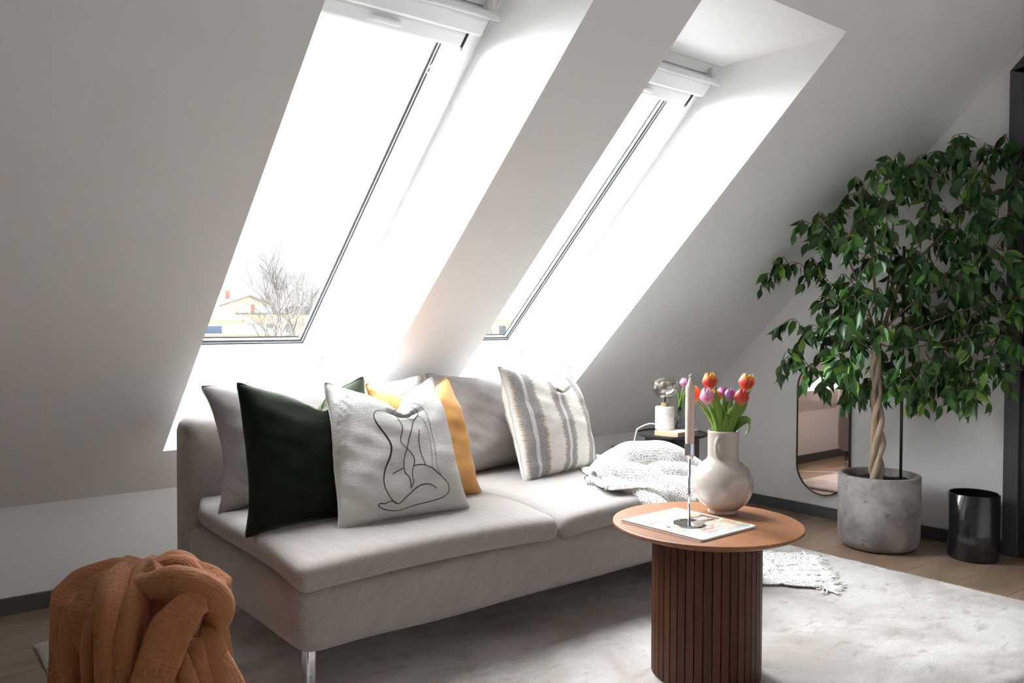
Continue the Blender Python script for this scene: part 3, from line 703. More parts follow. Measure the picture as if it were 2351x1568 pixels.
def place_pillow(key, name, label, X, mat, seam, bx, by, yaw, lean, z0=ZSEAT, group=None, yscale=1.0, roll=0.0):
    N = X.shape[1]; ya, le, ro = math.radians(yaw), math.radians(lean), math.radians(roll)
    U = np.array([math.cos(ya), math.sin(ya), 0]); Nn = np.array([-math.sin(ya), math.cos(ya), 0]); Vv = math.cos(le)*np.array([0,0,1.])+math.sin(le)*Nn; Wn = math.cos(le)*Nn-math.sin(le)*np.array([0,0,1.])
    if ro: U, Vv = math.cos(ro)*U+math.sin(ro)*Vv, -math.sin(ro)*U+math.cos(ro)*Vv
    P = X[...,0:1]*U+(X[...,1:2]*yscale)*Wn+X[...,2:3]*Vv+np.array([bx, by, z0])
    lowest = P[...,2].min(); P[...,2] += (z0-.006)-lowest
    M2 = 2*N-1                                      # finer sheet through the same points
    P = np.stack([np.stack([smooth_path(P[b][:,j], M2) for j in range(N)], 1) for b in (0,1)]); P = np.stack([np.stack([smooth_path(P[b][i], M2) for i in range(M2)], 0) for b in (0,1)]); N = M2
    yield_to(P)
    idx = np.arange(N*N).reshape(N, N); back = np.full((N,N), -1); edge = np.ones((N,N), bool); edge[1:-1,1:-1] = False
    back[edge] = idx[edge]; k = (~edge).sum(); back[~edge] = N*N+np.arange(k)
    V = np.vstack([P[0].reshape(-1,3), P[1][~edge]]); a, b = np.meshgrid(np.linspace(0,1,N), np.linspace(0,1,N), indexing='ij'); uvA = np.stack([a,b],-1)
    uv = np.vstack([uvA.reshape(-1,2), uvA[~edge]]); Fc = grid_faces(N, N)
    for i in range(N-1):
        for j in range(N-1): Fc.append((back[i,j], back[i,j+1], back[i+1,j+1], back[i+1,j]))
    if mat == 'twill_cushion': uv = np.stack([uv[:,0]*.85*.66+uv[:,1]*.46*.75, uv[:,1]*.46], -1)
    nrm = np.zeros_like(V); Va = V.reshape(-1,3); k2 = len(uvA.reshape(-1,2))
    wr = .0032*wob(V*np.array([1,1,1.6]), 34, 7)+.0018*wob(V, 80, 9); sgn = np.ones(len(V)); sgn[:k2] = -1; V = V+Wn*(wr*sgn)[:,None]
    loc = (bx, by, z0)
    t = thing(name, label, 'cushion', loc, group); c = part('cover', V, Fc, mat, t, uv=uv, smooth=True)
    ring = [idx[i,0] for i in range(N)]+[idx[N-1,j] for j in range(1,N)]+[idx[i,N-1] for i in range(N-2,-1,-1)]+[idx[0,j] for j in range(N-2,-1,-1)]
    part('seam', *tube(V[ring], .0022, 6, False), seam, t, smooth=True)
    PILLOWS[key] = (t, V[:N*N].reshape(N, N, 3), c)
    return t
def build_cushions():
    place_pillow('g1', 'back_cushion', 'wide grey twill back cushion behind the green velvet cushion', pillow_sim(.84, .425, .25, .03, seed=1, crad=.10), 'twill_cushion', 'seam_grey', 1.325, 2.53, 0, 20, group='grey twill back cushions')
    place_pillow('g2', 'back_cushion', 'wide grey twill back cushion behind the striped cushion', pillow_sim(.80, .425, .25, .045, seed=2, crad=.11, cx=-.06), 'twill_cushion', 'seam_grey', 2.16, 2.57, 2, 18, group='grey twill back cushions')
    place_pillow('green', 'throw_cushion', 'dark green velvet cushion with a dented top', pillow_sim(.465, .435, .19, .10, seed=3, cx=.015), 'green_velvet', 'seam_green', 1.115, 2.235, 0, 17, group='throw cushions on the sofa')
    place_pillow('yellow', 'throw_cushion', 'mustard yellow velvet cushion behind the white line-art cushion', pillow_sim(.44, .415, .17, .10, seed=4, cx=.03), 'mustard', 'seam_mustard', 1.515, 2.265, 3, 18, group='throw cushions on the sofa')
    place_pillow('white', 'throw_cushion', 'white crinkled cushion printed with a black line drawing of a seated nude', pillow_sim(.45, .435, .165, .105, seed=5, cx=.02), 'crinkle', 'seam_white', 1.335, 2.115, -1, 21, group='throw cushions on the sofa')
    place_pillow('striped', 'throw_cushion', 'cream cushion with tufted grey vertical stripes', pillow_sim(.485, .445, .17, .10, seed=6, cx=.05), 'tufted', 'seam_white', 2.20, 2.36, 11, 19, group='throw cushions on the sofa')
build_cushions()
def build_line_drawing():
    """the printed line figure, laid on the white cushion's own surface (u, v, width in mm)"""
    t, G, c = PILLOWS['white']; N = G.shape[0]
    def bez(u, v):
        a, b = np.clip(u, 0, 1)*(N-1), np.clip(v, 0, 1)*(N-1); i, j = np.minimum(a.astype(int), N-2), np.minimum(b.astype(int), N-2); p, q = (a-i)[:,None], (b-j)[:,None]
        return G[i,j]*(1-p)*(1-q)+G[i+1,j]*p*(1-q)+G[i,j+1]*(1-p)*q+G[i+1,j+1]*p*q
    CURVES = [([(.385,.772),(.350,.774),(.320,.766),(.305,.746),(.304,.717),(.32,.673),(.346,.628),(.372,.578),(.384,.532),(.38,.489),(.361,.442),(.337,.397),(.32,.362),(.308,.321),(.305,.28),(.312,.238),(.333,.196),(.362,.16),(.385,.145)], [1.6,1.8,3.2,5.6,5.6,4.2,2.8,2.4,2.4]),
        ([(.385,.145),(.362,.163),(.335,.168),(.315,.162),(.296,.155),(.275,.159),(.259,.156),(.256,.147),(.27,.132),(.307,.113),(.353,.101),(.41,.097),(.462,.11),(.514,.121),(.582,.126),(.658,.131),(.724,.14),(.763,.16),(.773,.187),(.765,.227),(.737,.264),(.70,.301),(.66,.34),(.615,.367),(.57,.38),(.527,.381)], [1.8,2.4,2.4,2.8,2.4,2.4,2.8]),
        ([(.385,.145),(.406,.152),(.437,.18),(.476,.204),(.523,.233),(.566,.248),(.615,.246),(.649,.23),(.675,.206)], [2.4,3.0,2.4]), ([(.371,.339),(.408,.356),(.448,.372)], [2.4,2.4]),
        ([(.455,.732),(.470,.700),(.482,.657),(.477,.622),(.462,.584),(.455,.55),(.467,.521),(.49,.498),(.516,.472),(.534,.435),(.533,.402),(.52,.371),(.507,.336),(.506,.298),(.506,.272),(.487,.238)], [1.8,2.6,2.6,2.4]),
        ([(.621,.721),(.593,.70),(.563,.654),(.526,.585),(.50,.52),(.473,.462),(.458,.415),(.453,.367),(.46,.335),(.479,.312),(.485,.28),(.487,.238)], [1.8,2.8,2.6,3.0,2.2]),
        ([(.608,.622),(.591,.567),(.587,.518),(.591,.456),(.599,.41),(.606,.372)], [2.6,2.4]), ([(.621,.721),(.643,.717),(.665,.685),(.676,.629),(.682,.558),(.674,.478),(.663,.406),(.654,.346)], [1.4,1.0]),
        ([(.440,.735),(.448,.790),(.480,.845),(.545,.882),(.615,.880),(.670,.845),(.703,.79),(.711,.723),(.707,.642),(.707,.566),(.704,.484),(.695,.411),(.693,.351),(.718,.288)], [1.3,1.4,1.4,1.0]),
        ([(.470,.745),(.482,.790),(.520,.826),(.575,.838),(.625,.825),(.654,.785),(.648,.745),(.621,.721),(.593,.70),(.555,.704),(.515,.720),(.480,.742)], [1.3,1.4,1.9,1.9,1.3]),
        ([(.565,.770),(.545,.782),(.572,.797),(.600,.803),(.606,.788)], [1.1,1.1]), ([(.598,.794),(.620,.780),(.636,.764)], [1.4,1.1])]
    V = []; Fc = []
    for pts, wd in CURVES:
        n = 10*len(pts); Q = smooth_path(np.array(pts), n); w = np.interp(np.linspace(0,1,n), np.linspace(0,1,len(wd)), wd)*.001/.44
        D = np.gradient(Q, axis=0); D /= np.linalg.norm(D, axis=1)[:,None]+1e-9; S2 = np.stack([-D[:,1], D[:,0]], 1)*w[:,None]*.5
        A, B, C_ = bez(*(Q-S2).T), bez(*(Q+S2).T), bez(*Q.T); e = 2e-3; nu_ = bez(*(Q+[e,0]).T)-C_; nv_ = bez(*(Q+[0,e]).T)-C_; nn = np.cross(nu_, nv_); nn /= np.linalg.norm(nn, axis=1)[:,None]+1e-12
        k = len(V)
        for i in range(n): V += [A[i]+nn[i]*.0011, B[i]+nn[i]*.0011]
        Fc += [(k+2*i, k+2*i+2, k+2*i+3, k+2*i+1) for i in range(n-1)]
    part('line_drawing', np.array(V), Fc, 'print_ink', t)
build_line_drawing()

# ================================================================== COFFEE TABLE AND WHAT STANDS ON IT
TC, TZ, TR = (1.886, 1.446), .44, .261
def build_table():
    t = thing('coffee_table', 'round walnut coffee table on a slatted drum base', 'table', (TC[0], TC[1], .016))
    top = part('table_top', *lathe([(TR-.045,-.026),(TR-.006,-.012),(TR,-.008),(TR,-.0015),(TR-.0015,0),(0.001,0)], (TC[0],TC[1],TZ), 96), 'walnut_top', t); bevel_mod(top, .001, 1)
    part('drum_core', *lathe([(.142,.0185),(.142,TZ-.024)], (TC[0],TC[1],0), 40), 'slat_core', t)
    n = 40; R = .1505
    meshes = []
    for m in range(3):
        hw = R*math.sin(math.pi/n)*.90; V, Fc = box(-hw, hw, -R, -R+.010, .0185, TZ-.022)
        meshes.append(raw('slat', V, Fc, 'slat%d' % m))
    for k in range(n):
        o = link('slat', meshes[(k*7) % 3], t, (0,0,-.016)); o.rotation_euler = (0,0,2*math.pi*(k+.35)/n); bevel_mod(o, .0018, 2)
build_table()

def build_vase():
    c = (2.014, 1.488, TZ); v = thing('vase', 'beige glazed round-bellied vase with a wide neck and small handle', 'vase', c)
    R = .0875; pr = [(.001,.0),(.040,.0),(.043,.003),(.0425,.008)]
    for a in np.linspace(-62, 57, 26):
        pr.append((R*math.cos(math.radians(a)), .0855+R*.965*math.sin(math.radians(a))))
    pr += [(.0440,.164),(.0437,.17),(.0440,.20),(.0447,.236),(.0445,.2405),(.0425,.242),(.0405,.2395),(.0400,.20),(.0395,.17),(.045,.158),(.07,.135),(.078,.085),(.05,.025),(.001,.015)]
    part('body', *lathe(pr, c, 64, False), 'glaze', v, smooth=True)
    # small handle on the neck, towards the sofa side
    d = np.array([-.893, -.304, 0]); d /= np.linalg.norm(d); P = [np.array(c)+d*r+np.array([0,0,z]) for r, z in ((.041,.224),(.054,.220),(.0615,.208),(.0625,.196),(.058,.184),(.050,.174),(.041,.170))]
    hv, hf = tube(smooth_path(P, 24), np.array([.0062]*24), 12); part('handle', hv, hf, 'glaze', v, smooth=True)
build_vase()

def leaf_blade(path, width, side, cup=.25, twist=0.0, n=14, m=5, tip=2.2):
    """curved tapering blade along a path; side = rough sideways vector"""
    P = smooth_path(path, n); T = np.gradient(P, axis=0); T /= np.linalg.norm(T, axis=1)[:,None]; V = []; uv = []
    for i in range(n):
        s = i/(n-1); w = width*max(.02, (math.sin(math.pi*min(1, (s*.86+.14)))**.8)*(1-s**tip*.97)); b = side-T[i]*(side@T[i]); b /= np.linalg.norm(b)+1e-9; nn = np.cross(T[i], b); a = twist*s; b, nn = b*math.cos(a)+nn*math.sin(a), nn*math.cos(a)-b*math.sin(a)
        for j in range(m):
            q = -1+2*j/(m-1); V.append(P[i]+b*q*w/2+nn*cup*w*(q*q)); uv.append((j/(m-1), s))
    return np.array(V), grid_faces(n, m), np.array(uv)
def build_tulip(label, base, head, mat, leaves, scale=1.0, openness=.25, group='tulips in the beige vase', name='tulip', via=None):
    base, head = np.array(base, float), np.array(head, float); g = np.random.default_rng(len(label)*13+int(head[0]*1000) % 97)
    t = thing(name, label, 'flower', tuple(base), group)
    mid = (base+head)/2+np.array([(base-head)[0]*.12, (base-head)[1]*.12, .01]); P3 = [base, mid, head]
    if via is not None: mid = np.array(via, float); P3 = [base, mid, (mid+head)/2+(mid-base)*.08, head]; mid = P3[2]
    part('stem', *tube(smooth_path(P3, 18), .0032*scale, 8), 'tulip_stem', t, smooth=True)
    ax = head-mid; ax /= np.linalg.norm(ax); ax = ax*.55+np.array([0,0,.6]); ax /= np.linalg.norm(ax); s1 = np.cross(ax, [0.3,1,0.1]); s1 /= np.linalg.norm(s1); s2 = np.cross(ax, s1)
    H, R = .048*scale, .0172*scale
    bl = part('blossom', *tube([head-ax*.003, head+ax*.006], [.004, .006], 8), 'tulip_stem', t, smooth=True)
    for k in range(6):
        a0 = k*math.pi/3+.3; rr = R*(1.0 if k % 2 == 0 else .88); V = []; uv = []; n, m = 11, 7
        for i in range(n):
            s = i/(n-1); w = .82*math.sin(math.pi*min(1, s*.80+.12))**.75*(1-.72*max(0,(s-.80)/.20)**2); rad = rr*(.22+1.02*math.sin(min(1.0, s*1.9)*math.pi/2)**.9)*(1-(.78-openness)*max(0,(s-.42)/.58)**1.7)
            for j in range(m):
                q = -1+2*j/(m-1); a = a0+q*w; r2 = rad*(1+.05*q*q) + (.0015 if k % 2 else 0); p = head+ax*(H*s*(1-.06*q*q*s)) + (s1*math.cos(a)+s2*math.sin(a))*r2; V.append(p); uv.append((j/(m-1), s))
        o = part('petal', np.array(V), grid_faces(n, m), mat, bl, uv=np.array(uv), smooth=True); sm = o.modifiers.new('solid', 'SOLIDIFY'); sm.thickness = .0008
    for path, w, side, cup, tw in leaves:
        V, Fc, uv = leaf_blade(path, w, np.array(side, float), cup, tw); o = part('leaf', V, Fc, 'tulip_leaf', t, uv=uv, smooth=True); sm = o.modifiers.new('solid', 'SOLIDIFY'); sm.thickness = .0009
    return t
# picture-plane axes used only to think in "sideways" at the vase: R right, D towards the room
RX = np.array([.7746, -.6325, 0]); DX = np.array([.6325, .7746, 0])
def build_bouquet():
    c = np.array([2.014, 1.488, 0]); Z = TZ+.242
    def at(r, d, z): return c+RX*r+DX*d+np.array([0,0,Z+z])
    def tuck(p):
        z = p[2]-Z; f = .42+.58*float(np.clip((z+.01)/.10, 0, 1)); q = p-c; return np.array([c[0]+q[0]*f, c[1]+q[1]*f, p[2]])
    def build_tulip_in(label, base, head, mat_, leaves_, *a_, **k_):
        a_ = (mat_, [([tuck(p) for p in pth], w_, *rest) for pth, w_, *rest in leaves_], *a_)
        v = np.array(head)-c; rr, dd = float(v@RX), float(v@DX); k = min(1, .026/max(1e-6, math.hypot(rr*.55, dd*.55))); return build_tulip(label, base, head, *a_, via=at(rr*.55*k, dd*.55*k, -.004), **k_)
    B = lambda r, d=0: c+RX*r*.4+DX*d*.4+np.array([0,0,TZ+.09])
    sd = RX
    build_tulip_in('red tulip with yellow tips standing tallest beside the pink tulip', B(-.02,-.01), at(-.040,-.006,.121), 'petal_redyellow', [([at(-.008,-.03,-.06), at(-.018,-.033,.03), at(-.028,-.036,.09), at(-.032,-.032,.143)], .030, sd, .22, .25)], 1.0)
    build_tulip_in('orange-red tulip with yellow tips leaning away from the bouquet', B(.025,.0), at(.064,.004,.116), 'petal_redyellow', [([at(.015,-.03,-.06), at(.025,-.035,.03), at(.048,-.028,.085), at(.078,-.020,.128)], .044, sd, .22, -.35), ([at(.03,-.01,-.06), at(.05,.0,.03), at(.072,.005,.07), at(.078,.005,.122)], .030, sd, .25, .5)], 1.05, .32)
    build_tulip_in('plain orange tulip hanging low next to the candle', B(-.03,.01), at(-.074,.016,.084), 'petal_orange', [([at(-.03,.0,-.05), at(-.045,.0,.02), at(-.060,.0,.055), at(-.066,.0,.085)], .014, sd, .3, .2)], .92)
    build_tulip_in('pink tulip in front of the orange tulip', B(-.02,-.02), at(-.050,-.024,.080), 'petal_pink', [([at(-.022,-.03,-.05), at(-.036,-.032,.02), at(-.048,-.03,.06), at(-.056,-.03,.085)], .017, sd, .3, .2)], .98, .12)
    build_tulip_in('flamed orange tulip half hidden among the leaves', B(.0,.02), at(-.020,.018,.076), 'petal_orange', [([at(.0,.0,-.05), at(.002,-.006,.03), at(.0,-.008,.08), at(-.002,-.010,.128)], .022, sd, .25, .15)], .85)
    build_tulip_in('small purple tulip deep in the bouquet', B(.0,.03), at(.006,.034,.092), 'petal_purple', [([at(.005,.01,-.05), at(.010,.012,.03), at(.016,.012,.07), at(.010,.012,.105)], .024, sd, .25, -.2)], .68)
    build_tulip_in('lilac tulip bud beside the deep red tulip', B(.012,.02), at(.018,.004,.082), 'petal_purple', [([at(.01,-.015,-.05), at(.016,-.018,.02), at(.021,-.018,.06), at(.023,-.016,.105)], .024, sd, .3, .3)], .82, .02)
    build_tulip_in('deep red tulip with a closed head', B(.018,.0), at(.042,-.024,.076), 'petal_red', [([at(.022,.0,-.05), at(.032,.004,.03), at(.044,.006,.08), at(.054,.006,.125)], .024, sd, .25, -.2), ([at(-.004,-.038,-.05), at(.0,-.040,.0), at(.004,-.040,.035), at(-.006,-.040,.066)], .036, sd, .2, .1)], 1.0, .10)
    # drooping outer leaf that folds over the rim
    o = bpy.data.objects['tulip.001'] if 'tulip.001' in bpy.data.objects else None
    V, Fc, uv = leaf_blade([at(.020,-.006,-.03), at(.034,-.010,.008), at(.058,-.012,.030), at(.070,-.014,.022), at(.066,-.016,-.002), at(.056,-.018,-.014)], .030, np.array([.4,.5,.75]), .2, .3)
    if o: p = part('leaf', V, Fc, 'tulip_leaf', o, uv=uv, smooth=True); p.modifiers.new('solid', 'SOLIDIFY').thickness = .0009
build_bouquet()

def build_candle():
    c = (1.802, 1.441, TZ+.0075)
    h = thing('candle_holder', 'tall slim chrome candle holder standing on the magazine', 'candle holder', c)
    part('foot', *lathe([(.043,.0),(.0435,.002),(.0425,.0045),(.006,.0065),(.001,.0065)], c, 48), 'chrome', h, smooth=False)
    part('stem', *lathe([(.0034,.005),(.0034,.184)], c, 16), 'chrome', h, smooth=True)
    part('cup', *lathe([(.0035,.176),(.006,.178),(.0128,.188),(.0133,.190),(.0133,.220),(.0118,.220),(.0118,.192),(.001,.190)], c, 32, False), 'chrome', h, smooth=False)
    k = thing('candle', 'pale blush taper candle with an unlit wick', 'candle', (c[0], c[1], c[2]+.192))
    part('wax', *lathe([(.0112,.192),(.0113,.222),(.0125,.228),(.0125,.372),(.0118,.376),(.0072,.384),(.005,.392),(.0035,.397),(.001,.398)], c, 32), 'wax', k, smooth=True)
    P = [(c[0],c[1],c[2]+.396),(c[0]+.001,c[1],c[2]+.401),(c[0]-.003,c[1]+.002,c[2]+.402),(c[0]-.002,c[1]+.001,c[2]+.405),(c[0]+.003,c[1]-.002,c[2]+.409)]
    part('wick', *tube(smooth_path(P, 14), .0013, 6), 'wick', k, smooth=True)
build_candle()

def text_mesh(txt, size, mat, shear=0.0):
    cu = bpy.data.curves.new('letters', 'FONT'); cu.body = txt; cu.size = size; cu.shear = shear; cu.resolution_u = 2
    o = bpy.data.objects.new('letters', cu); COL.objects.link(o); dg = bpy.context.evaluated_depsgraph_get(); me = bpy.data.meshes.new_from_object(o.evaluated_get(dg))
    bpy.data.objects.remove(o); me.materials.clear(); me.materials.append(MATS[mat]); me.name = 'lettering'
    return me
def build_magazine():
    x0, x1, y0, y1 = 1.696, 1.932, 1.318, 1.596; z = TZ
    m = thing('magazine', 'glossy home magazine with a pale blue masthead lying under the candle holder', 'magazine', (x0, y0, z))
    def lift(x, y):
        s = np.clip((x-x0)/(x1-x0), 0, 1); return .0009*np.sin(s*3.1)+.0022*np.clip((s-.9)/.1,0,1)**2+.0018*np.clip((.06-s)/.06,0,1)
    part('pages', *box(x0+.0015, x1-.0015, y0+.0015, y1-.0015, z+.0004, z+.0050), 'paper', m)
    n = 24; xs = np.linspace(x0, x1, n); V = [(x, y, z+.0054+float(lift(x,y))) for x in xs for y in (y0, y1)]; Fc = [(2*i,2*i+2,2*i+3,2*i+1) for i in range(n-1)]
    c = part('cover', V, Fc, 'cover_white', m); sm = c.modifiers.new('solid', 'SOLIDIFY'); sm.thickness = .0003; sm.offset = -1
    def patch(pts, mat, dz, name='print_block'):
        pts = [(x0+a*(x1-x0), y0+b*(y1-y0)) for a, b in pts]; V = [(x, y, z+.0056+dz+float(lift(x,y))) for x, y in pts]; part(name, V, [tuple(range(len(V)))], mat, c)
    def strip(a0, a1, b0, b1, mat, dz=.00005, name='print_block', k=8):
        V = []
        for i in range(k+1):
            a = a0+(a1-a0)*i/k
            for b in (b0, b1): V.append((x0+a*(x1-x0), y0+b*(y1-y0), z+.0056+dz+float(lift(x0+a*(x1-x0),0))))
        part(name, V, [(2*i,2*i+2,2*i+3,2*i+1) for i in range(k)], mat, c)
    strip(.05, .97, .83, .985, 'cover_blue'); strip(.03, .97, .045, .075, 'cover_blue')
    strip(.52, .97, .40, .64, 'mag_brown'); strip(.62, .985, .05, .36, 'mag_beige', .00003); strip(.40, .62, .34, .42, 'mag_tan'); strip(.55, .72, .60, .70, 'mag_beige'); strip(.78, .93, .62, .70, 'mag_tan', .00009)
    strip(.10, .28, .30, .38, 'mag_green'); strip(.30, .54, .10, .22, 'mag_rose'); strip(.40, .47, .24, .30, 'mag_tan'); strip(.56, .60, .12, .40, 'mag_tan', .00009); strip(.64, .80, .28, .38, 'mag_grey', .00006); strip(.16, .34, .20, .27, 'mag_grey'); strip(.60, .63, .72, .75, 'mag_red'); strip(.55, .85, .66, .69, 'mag_grey', .00004); strip(.86, .93, .10, .115, 'mag_grey', .00009)
    disc = [(.62+.085*math.cos(a), .905+.075*math.sin(a)) for a in np.linspace(0, 6.28, 20, endpoint=False)]; patch(disc, 'mag_tan', .0001, 'cup_print'); patch([(.62+.05*math.cos(a), .905+.045*math.sin(a)) for a in np.linspace(0, 6.28, 20, endpoint=False)], 'cover_white', .00015, 'cup_print')
    for i in range(3): strip(.62+.02*i, .90, .545-.03*i, .558-.03*i, 'ink_white', .0001, 'text_line')
    for i in range(4): strip(.06, .30-.03*i, .755-.03*i, .765-.03*i, 'cover_blue' if i > 0 else 'ink_black', .0001, 'text_line')
    gg = random.Random(12)
    for i in range(46):
        a, b = gg.uniform(.10, .88), gg.uniform(.10, .74); wa, wb = gg.uniform(.02, .09), gg.uniform(.012, .05)
        if a < .45 and b > .50: continue
        strip(a, min(.96, a+wa), b, b+wb, gg.choice(('mag_beige','mag_brown','mag_grey','mag_rose','cover_white','mag_tan','cover_white','mag_grey','mag_green')), .0002+.00001*i, 'print_block', 3)
    def word(txt, size, a, b, mat, sx=1.0, shear=0.0):
        me = text_mesh(txt, size, mat, shear); o = link('lettering', me, c, (x0+a*(x1-x0)-x0, y0+b*(y1-y0)-y0, .0071)); o.scale = (sx, 1, 1)
    word('HEM', .056, .10, .845, 'ink_white', .80); word('&', .036, .455, .85, 'ink_white', .9); word('Y', .052, .84, .85, 'ink_white', .9)
    word('& country', .020, .47, .835, 'ink_white', .9, .3); word('vintage', .022, .56, .215, 'ink_white', 1.0, .35); word('I MATRUM', .040, .50, .095, 'ink_white', .62, .1); word('hemma', .017, .33, .205, 'ink_black', 1, .35); word('hemma hos', .017, .07, .68, 'ink_black', 1, .3)
    part('barcode', *box(x0+.035*(1)+.16, x0+.215, y0+.020, y0+.034, z+.0062, z+.0064), 'ink_black', c) if False else None
build_magazine()

# ================================================================== THROWS
def cloth_fold(pts, width, height, nfun, n=44, m=19, wav=.005, seed=1, pinch=.80, lim=None):
    """a strip of cloth standing up in a rounded fold over its spine; pts = points in the room"""
    Pp = smooth_path([np.array(p, float) for p in pts], n); T = np.gradient(Pp, axis=0); T /= np.linalg.norm(T, axis=1)[:,None]
    k = np.linspace(0, 1, n); Wd = np.interp(k, np.linspace(0,1,len(width)), width); Hh = np.interp(k, np.linspace(0,1,len(height)), height); VV = []; UU = []; s_ = 0
    for i in range(n):
        nn = nfun(Pp[i]); nn = nn-T[i]*(nn@T[i]); nn /= np.linalg.norm(nn)+1e-9; bb = np.cross(T[i], nn)
        if i: s_ += np.linalg.norm(Pp[i]-Pp[i-1])
        for j in range(m):
            a_ = math.pi*(1.30*j/(m-1)-.15); q = -math.cos(a_); VV.append(Pp[i]+bb*q*Wd[i]/2*(1 if abs(q) < .98 else 1)+nn*(Hh[i]*math.copysign(abs(math.sin(a_))**pinch, math.sin(a_)))); UU.append((j/(m-1)*(Wd[i]+2*Hh[i]), s_+seed*.37))
    VV = np.array(VV); VV += wav*.6*np.stack([wob(VV, 48, seed), wob(VV, 52, seed+40), wob(VV, 44, seed+80)], 1)
    if lim is not None: lim(VV)
    return VV, grid_faces(n, m), np.array(UU), m

def build_waffle_throw():
    """white waffle throw dropped over the sofa end, its fringed end on the rug"""
    nu, nv = 110, 84; Wd = .86
    path = smooth_path([(2.10,2.27,.47),(2.30,2.20,.475),(2.50,2.14,.475),(2.64,2.08,.46),(2.71,2.04,.36),(2.76,2.0,.18),(2.82,1.94,.07),(2.88,1.87,.05),(2.95,1.79,.05)], nu)
    L = np.linalg.norm(np.diff(path, axis=0), axis=1).sum()*1.03; du, dv = L/(nu-1), Wd/(nv-1)
    T = np.gradient(path, axis=0); T[:,2] = 0; T /= np.linalg.norm(T, axis=1)[:,None]; side = np.stack([T[:,1]*-1, T[:,0], 0*T[:,0]], 1)
    w = np.linspace(-.5, .5, nv); X = np.zeros((1, nu, nv, 3)); g = np.random.default_rng(3)
    for i in range(nu):
        s = i/(nu-1); half = .56-.10*s+.04*math.sin(s*7); lam = 5.2
        ph = lam*2*math.pi*w+1.3*math.sin(3.3*s)+1.4*np.sin(7*w+4*s)+.5
        X[0,i] = path[i]+side[i]*((w+.028*np.sin(2*ph))*half)[:,None]; X[0,i,:,2] += .034*(1+.45*np.sin(6*w+5*s))*np.sin(ph)+.003*g.normal(size=nv)
        X[0,i] += T[i]*(.05*np.sin(5*w+2*s)*(1-s))[:,None]
    def col(P):
        m = rbox_push(P, ((SX0+SX1)/2, 2.36, .21), ((SX1-SX0)/2+.008, .455, .207), .045)
        m |= rbox_push(P, (SX1/2+SX0/2, 2.85, .4), (.9, .075, .29), .04)
        m |= cyl_push(P, (TC[0], TC[1], 0), .165, .46)
        return m
    X = drape(X, du, dv, col, steps=46, iters=10, floor=.024, kb=.16, fric=.85, damp=.88)
    P = X[0]; u = np.linspace(0, L, nu); v = np.linspace(0, Wd, nv); uv = np.stack(np.meshgrid(u, v, indexing='ij'), -1).reshape(-1,2)
    t = thing('throw_blanket', 'white waffle-knit throw with fringe crumpled over the end of the sofa', 'blanket', (2.62, 2.0, .016))
    c = part('cloth', P.reshape(-1,3), grid_faces(nu, nv), 'waffle', t, uv=uv, smooth=True)
    sm = c.modifiers.new('solid', 'SOLIDIFY'); sm.thickness = .006; sm.offset = 1; sb = c.modifiers.new('sub', 'SUBSURF'); sb.levels = 1; sb.render_levels = 1
    up = lambda p: np.array([-.25,-.45,1.0])
    def slim(VV): VV[:,2] = np.maximum(VV[:,2], .02)
    ridges = [([(2.119,2.151,0.426),(2.244,2.179,0.453),(2.374,2.177,0.473),(2.482,2.140,0.470),(2.576,2.088,0.450),(2.632,2.043,0.425)], [.05,.10,.13,.14,.12,.08], [.020,.045,.062,.060,.045,.02]),
              ([(2.117,2.127,0.442),(2.224,2.104,0.440),(2.283,2.030,0.418),(2.324,1.931,0.391),(2.365,1.858,0.363)], [.05,.09,.11,.10,.09], [.020,.042,.048,.042,.035]),
              ([(2.096,2.144,0.424),(2.156,2.082,0.413),(2.179,1.998,0.396),(2.192,1.909,0.369),(2.196,1.853,0.335)], [.04,.07,.08,.08,.07], [.016,.030,.032,.030,.025]),
              ([(2.311,2.098,0.424),(2.403,2.061,0.429),(2.483,2.022,0.422),(2.532,1.969,0.405)], [.05,.08,.09,.07], [.018,.040,.044,.03]),
              ([(2.330,2.029,0.400),(2.392,1.979,0.395),(2.446,1.921,0.382)], [.04,.07,.06], [.014,.034,.03])]
    MP = [(P.reshape(-1,3), grid_faces(nu, nv))]; MU = [uv]
    for k, (a_, b_, c_) in enumerate(ridges):
        VV, FF, UU, _m = cloth_fold(a_, b_, c_, up, seed=60+k, lim=slim, wav=.007, pinch=.7); MP.append((VV, FF)); MU.append(UU)
    me = raw('cloth', merge(*MP)[0]-np.array(LOC[t.name]), merge(*MP)[1], 'waffle', np.vstack(MU), True); c.data = me
    parts = []
    for j in range(0, nv):
        for r in range(3):
            p = P[-1, j]; d = P[-1,j]-P[-4,j]; d[2] = 0; d = d/(np.linalg.norm(d)+1e-9)+g.normal(size=3)*.55; d[2] = 0; d /= np.linalg.norm(d); ln = .05+.045*g.random(); q = p.copy(); pts = [p]
            for k in range(4):
                d = d+g.normal(size=3)*.5; d[2] = 0; d /= np.linalg.norm(d)+1e-9; q = q+d*ln/4; q[2] = max(.021, q[2]-.012)+.004*g.random(); pts.append(q.copy())
            parts.append(tube(smooth_path(pts, 8), np.linspace(.0040, .0018, 8), 5))
    fr = part('fringe', *merge(*parts), 'fringe_white', t, smooth=True); fr['kind'] = 'stuff'
build_waffle_throw()

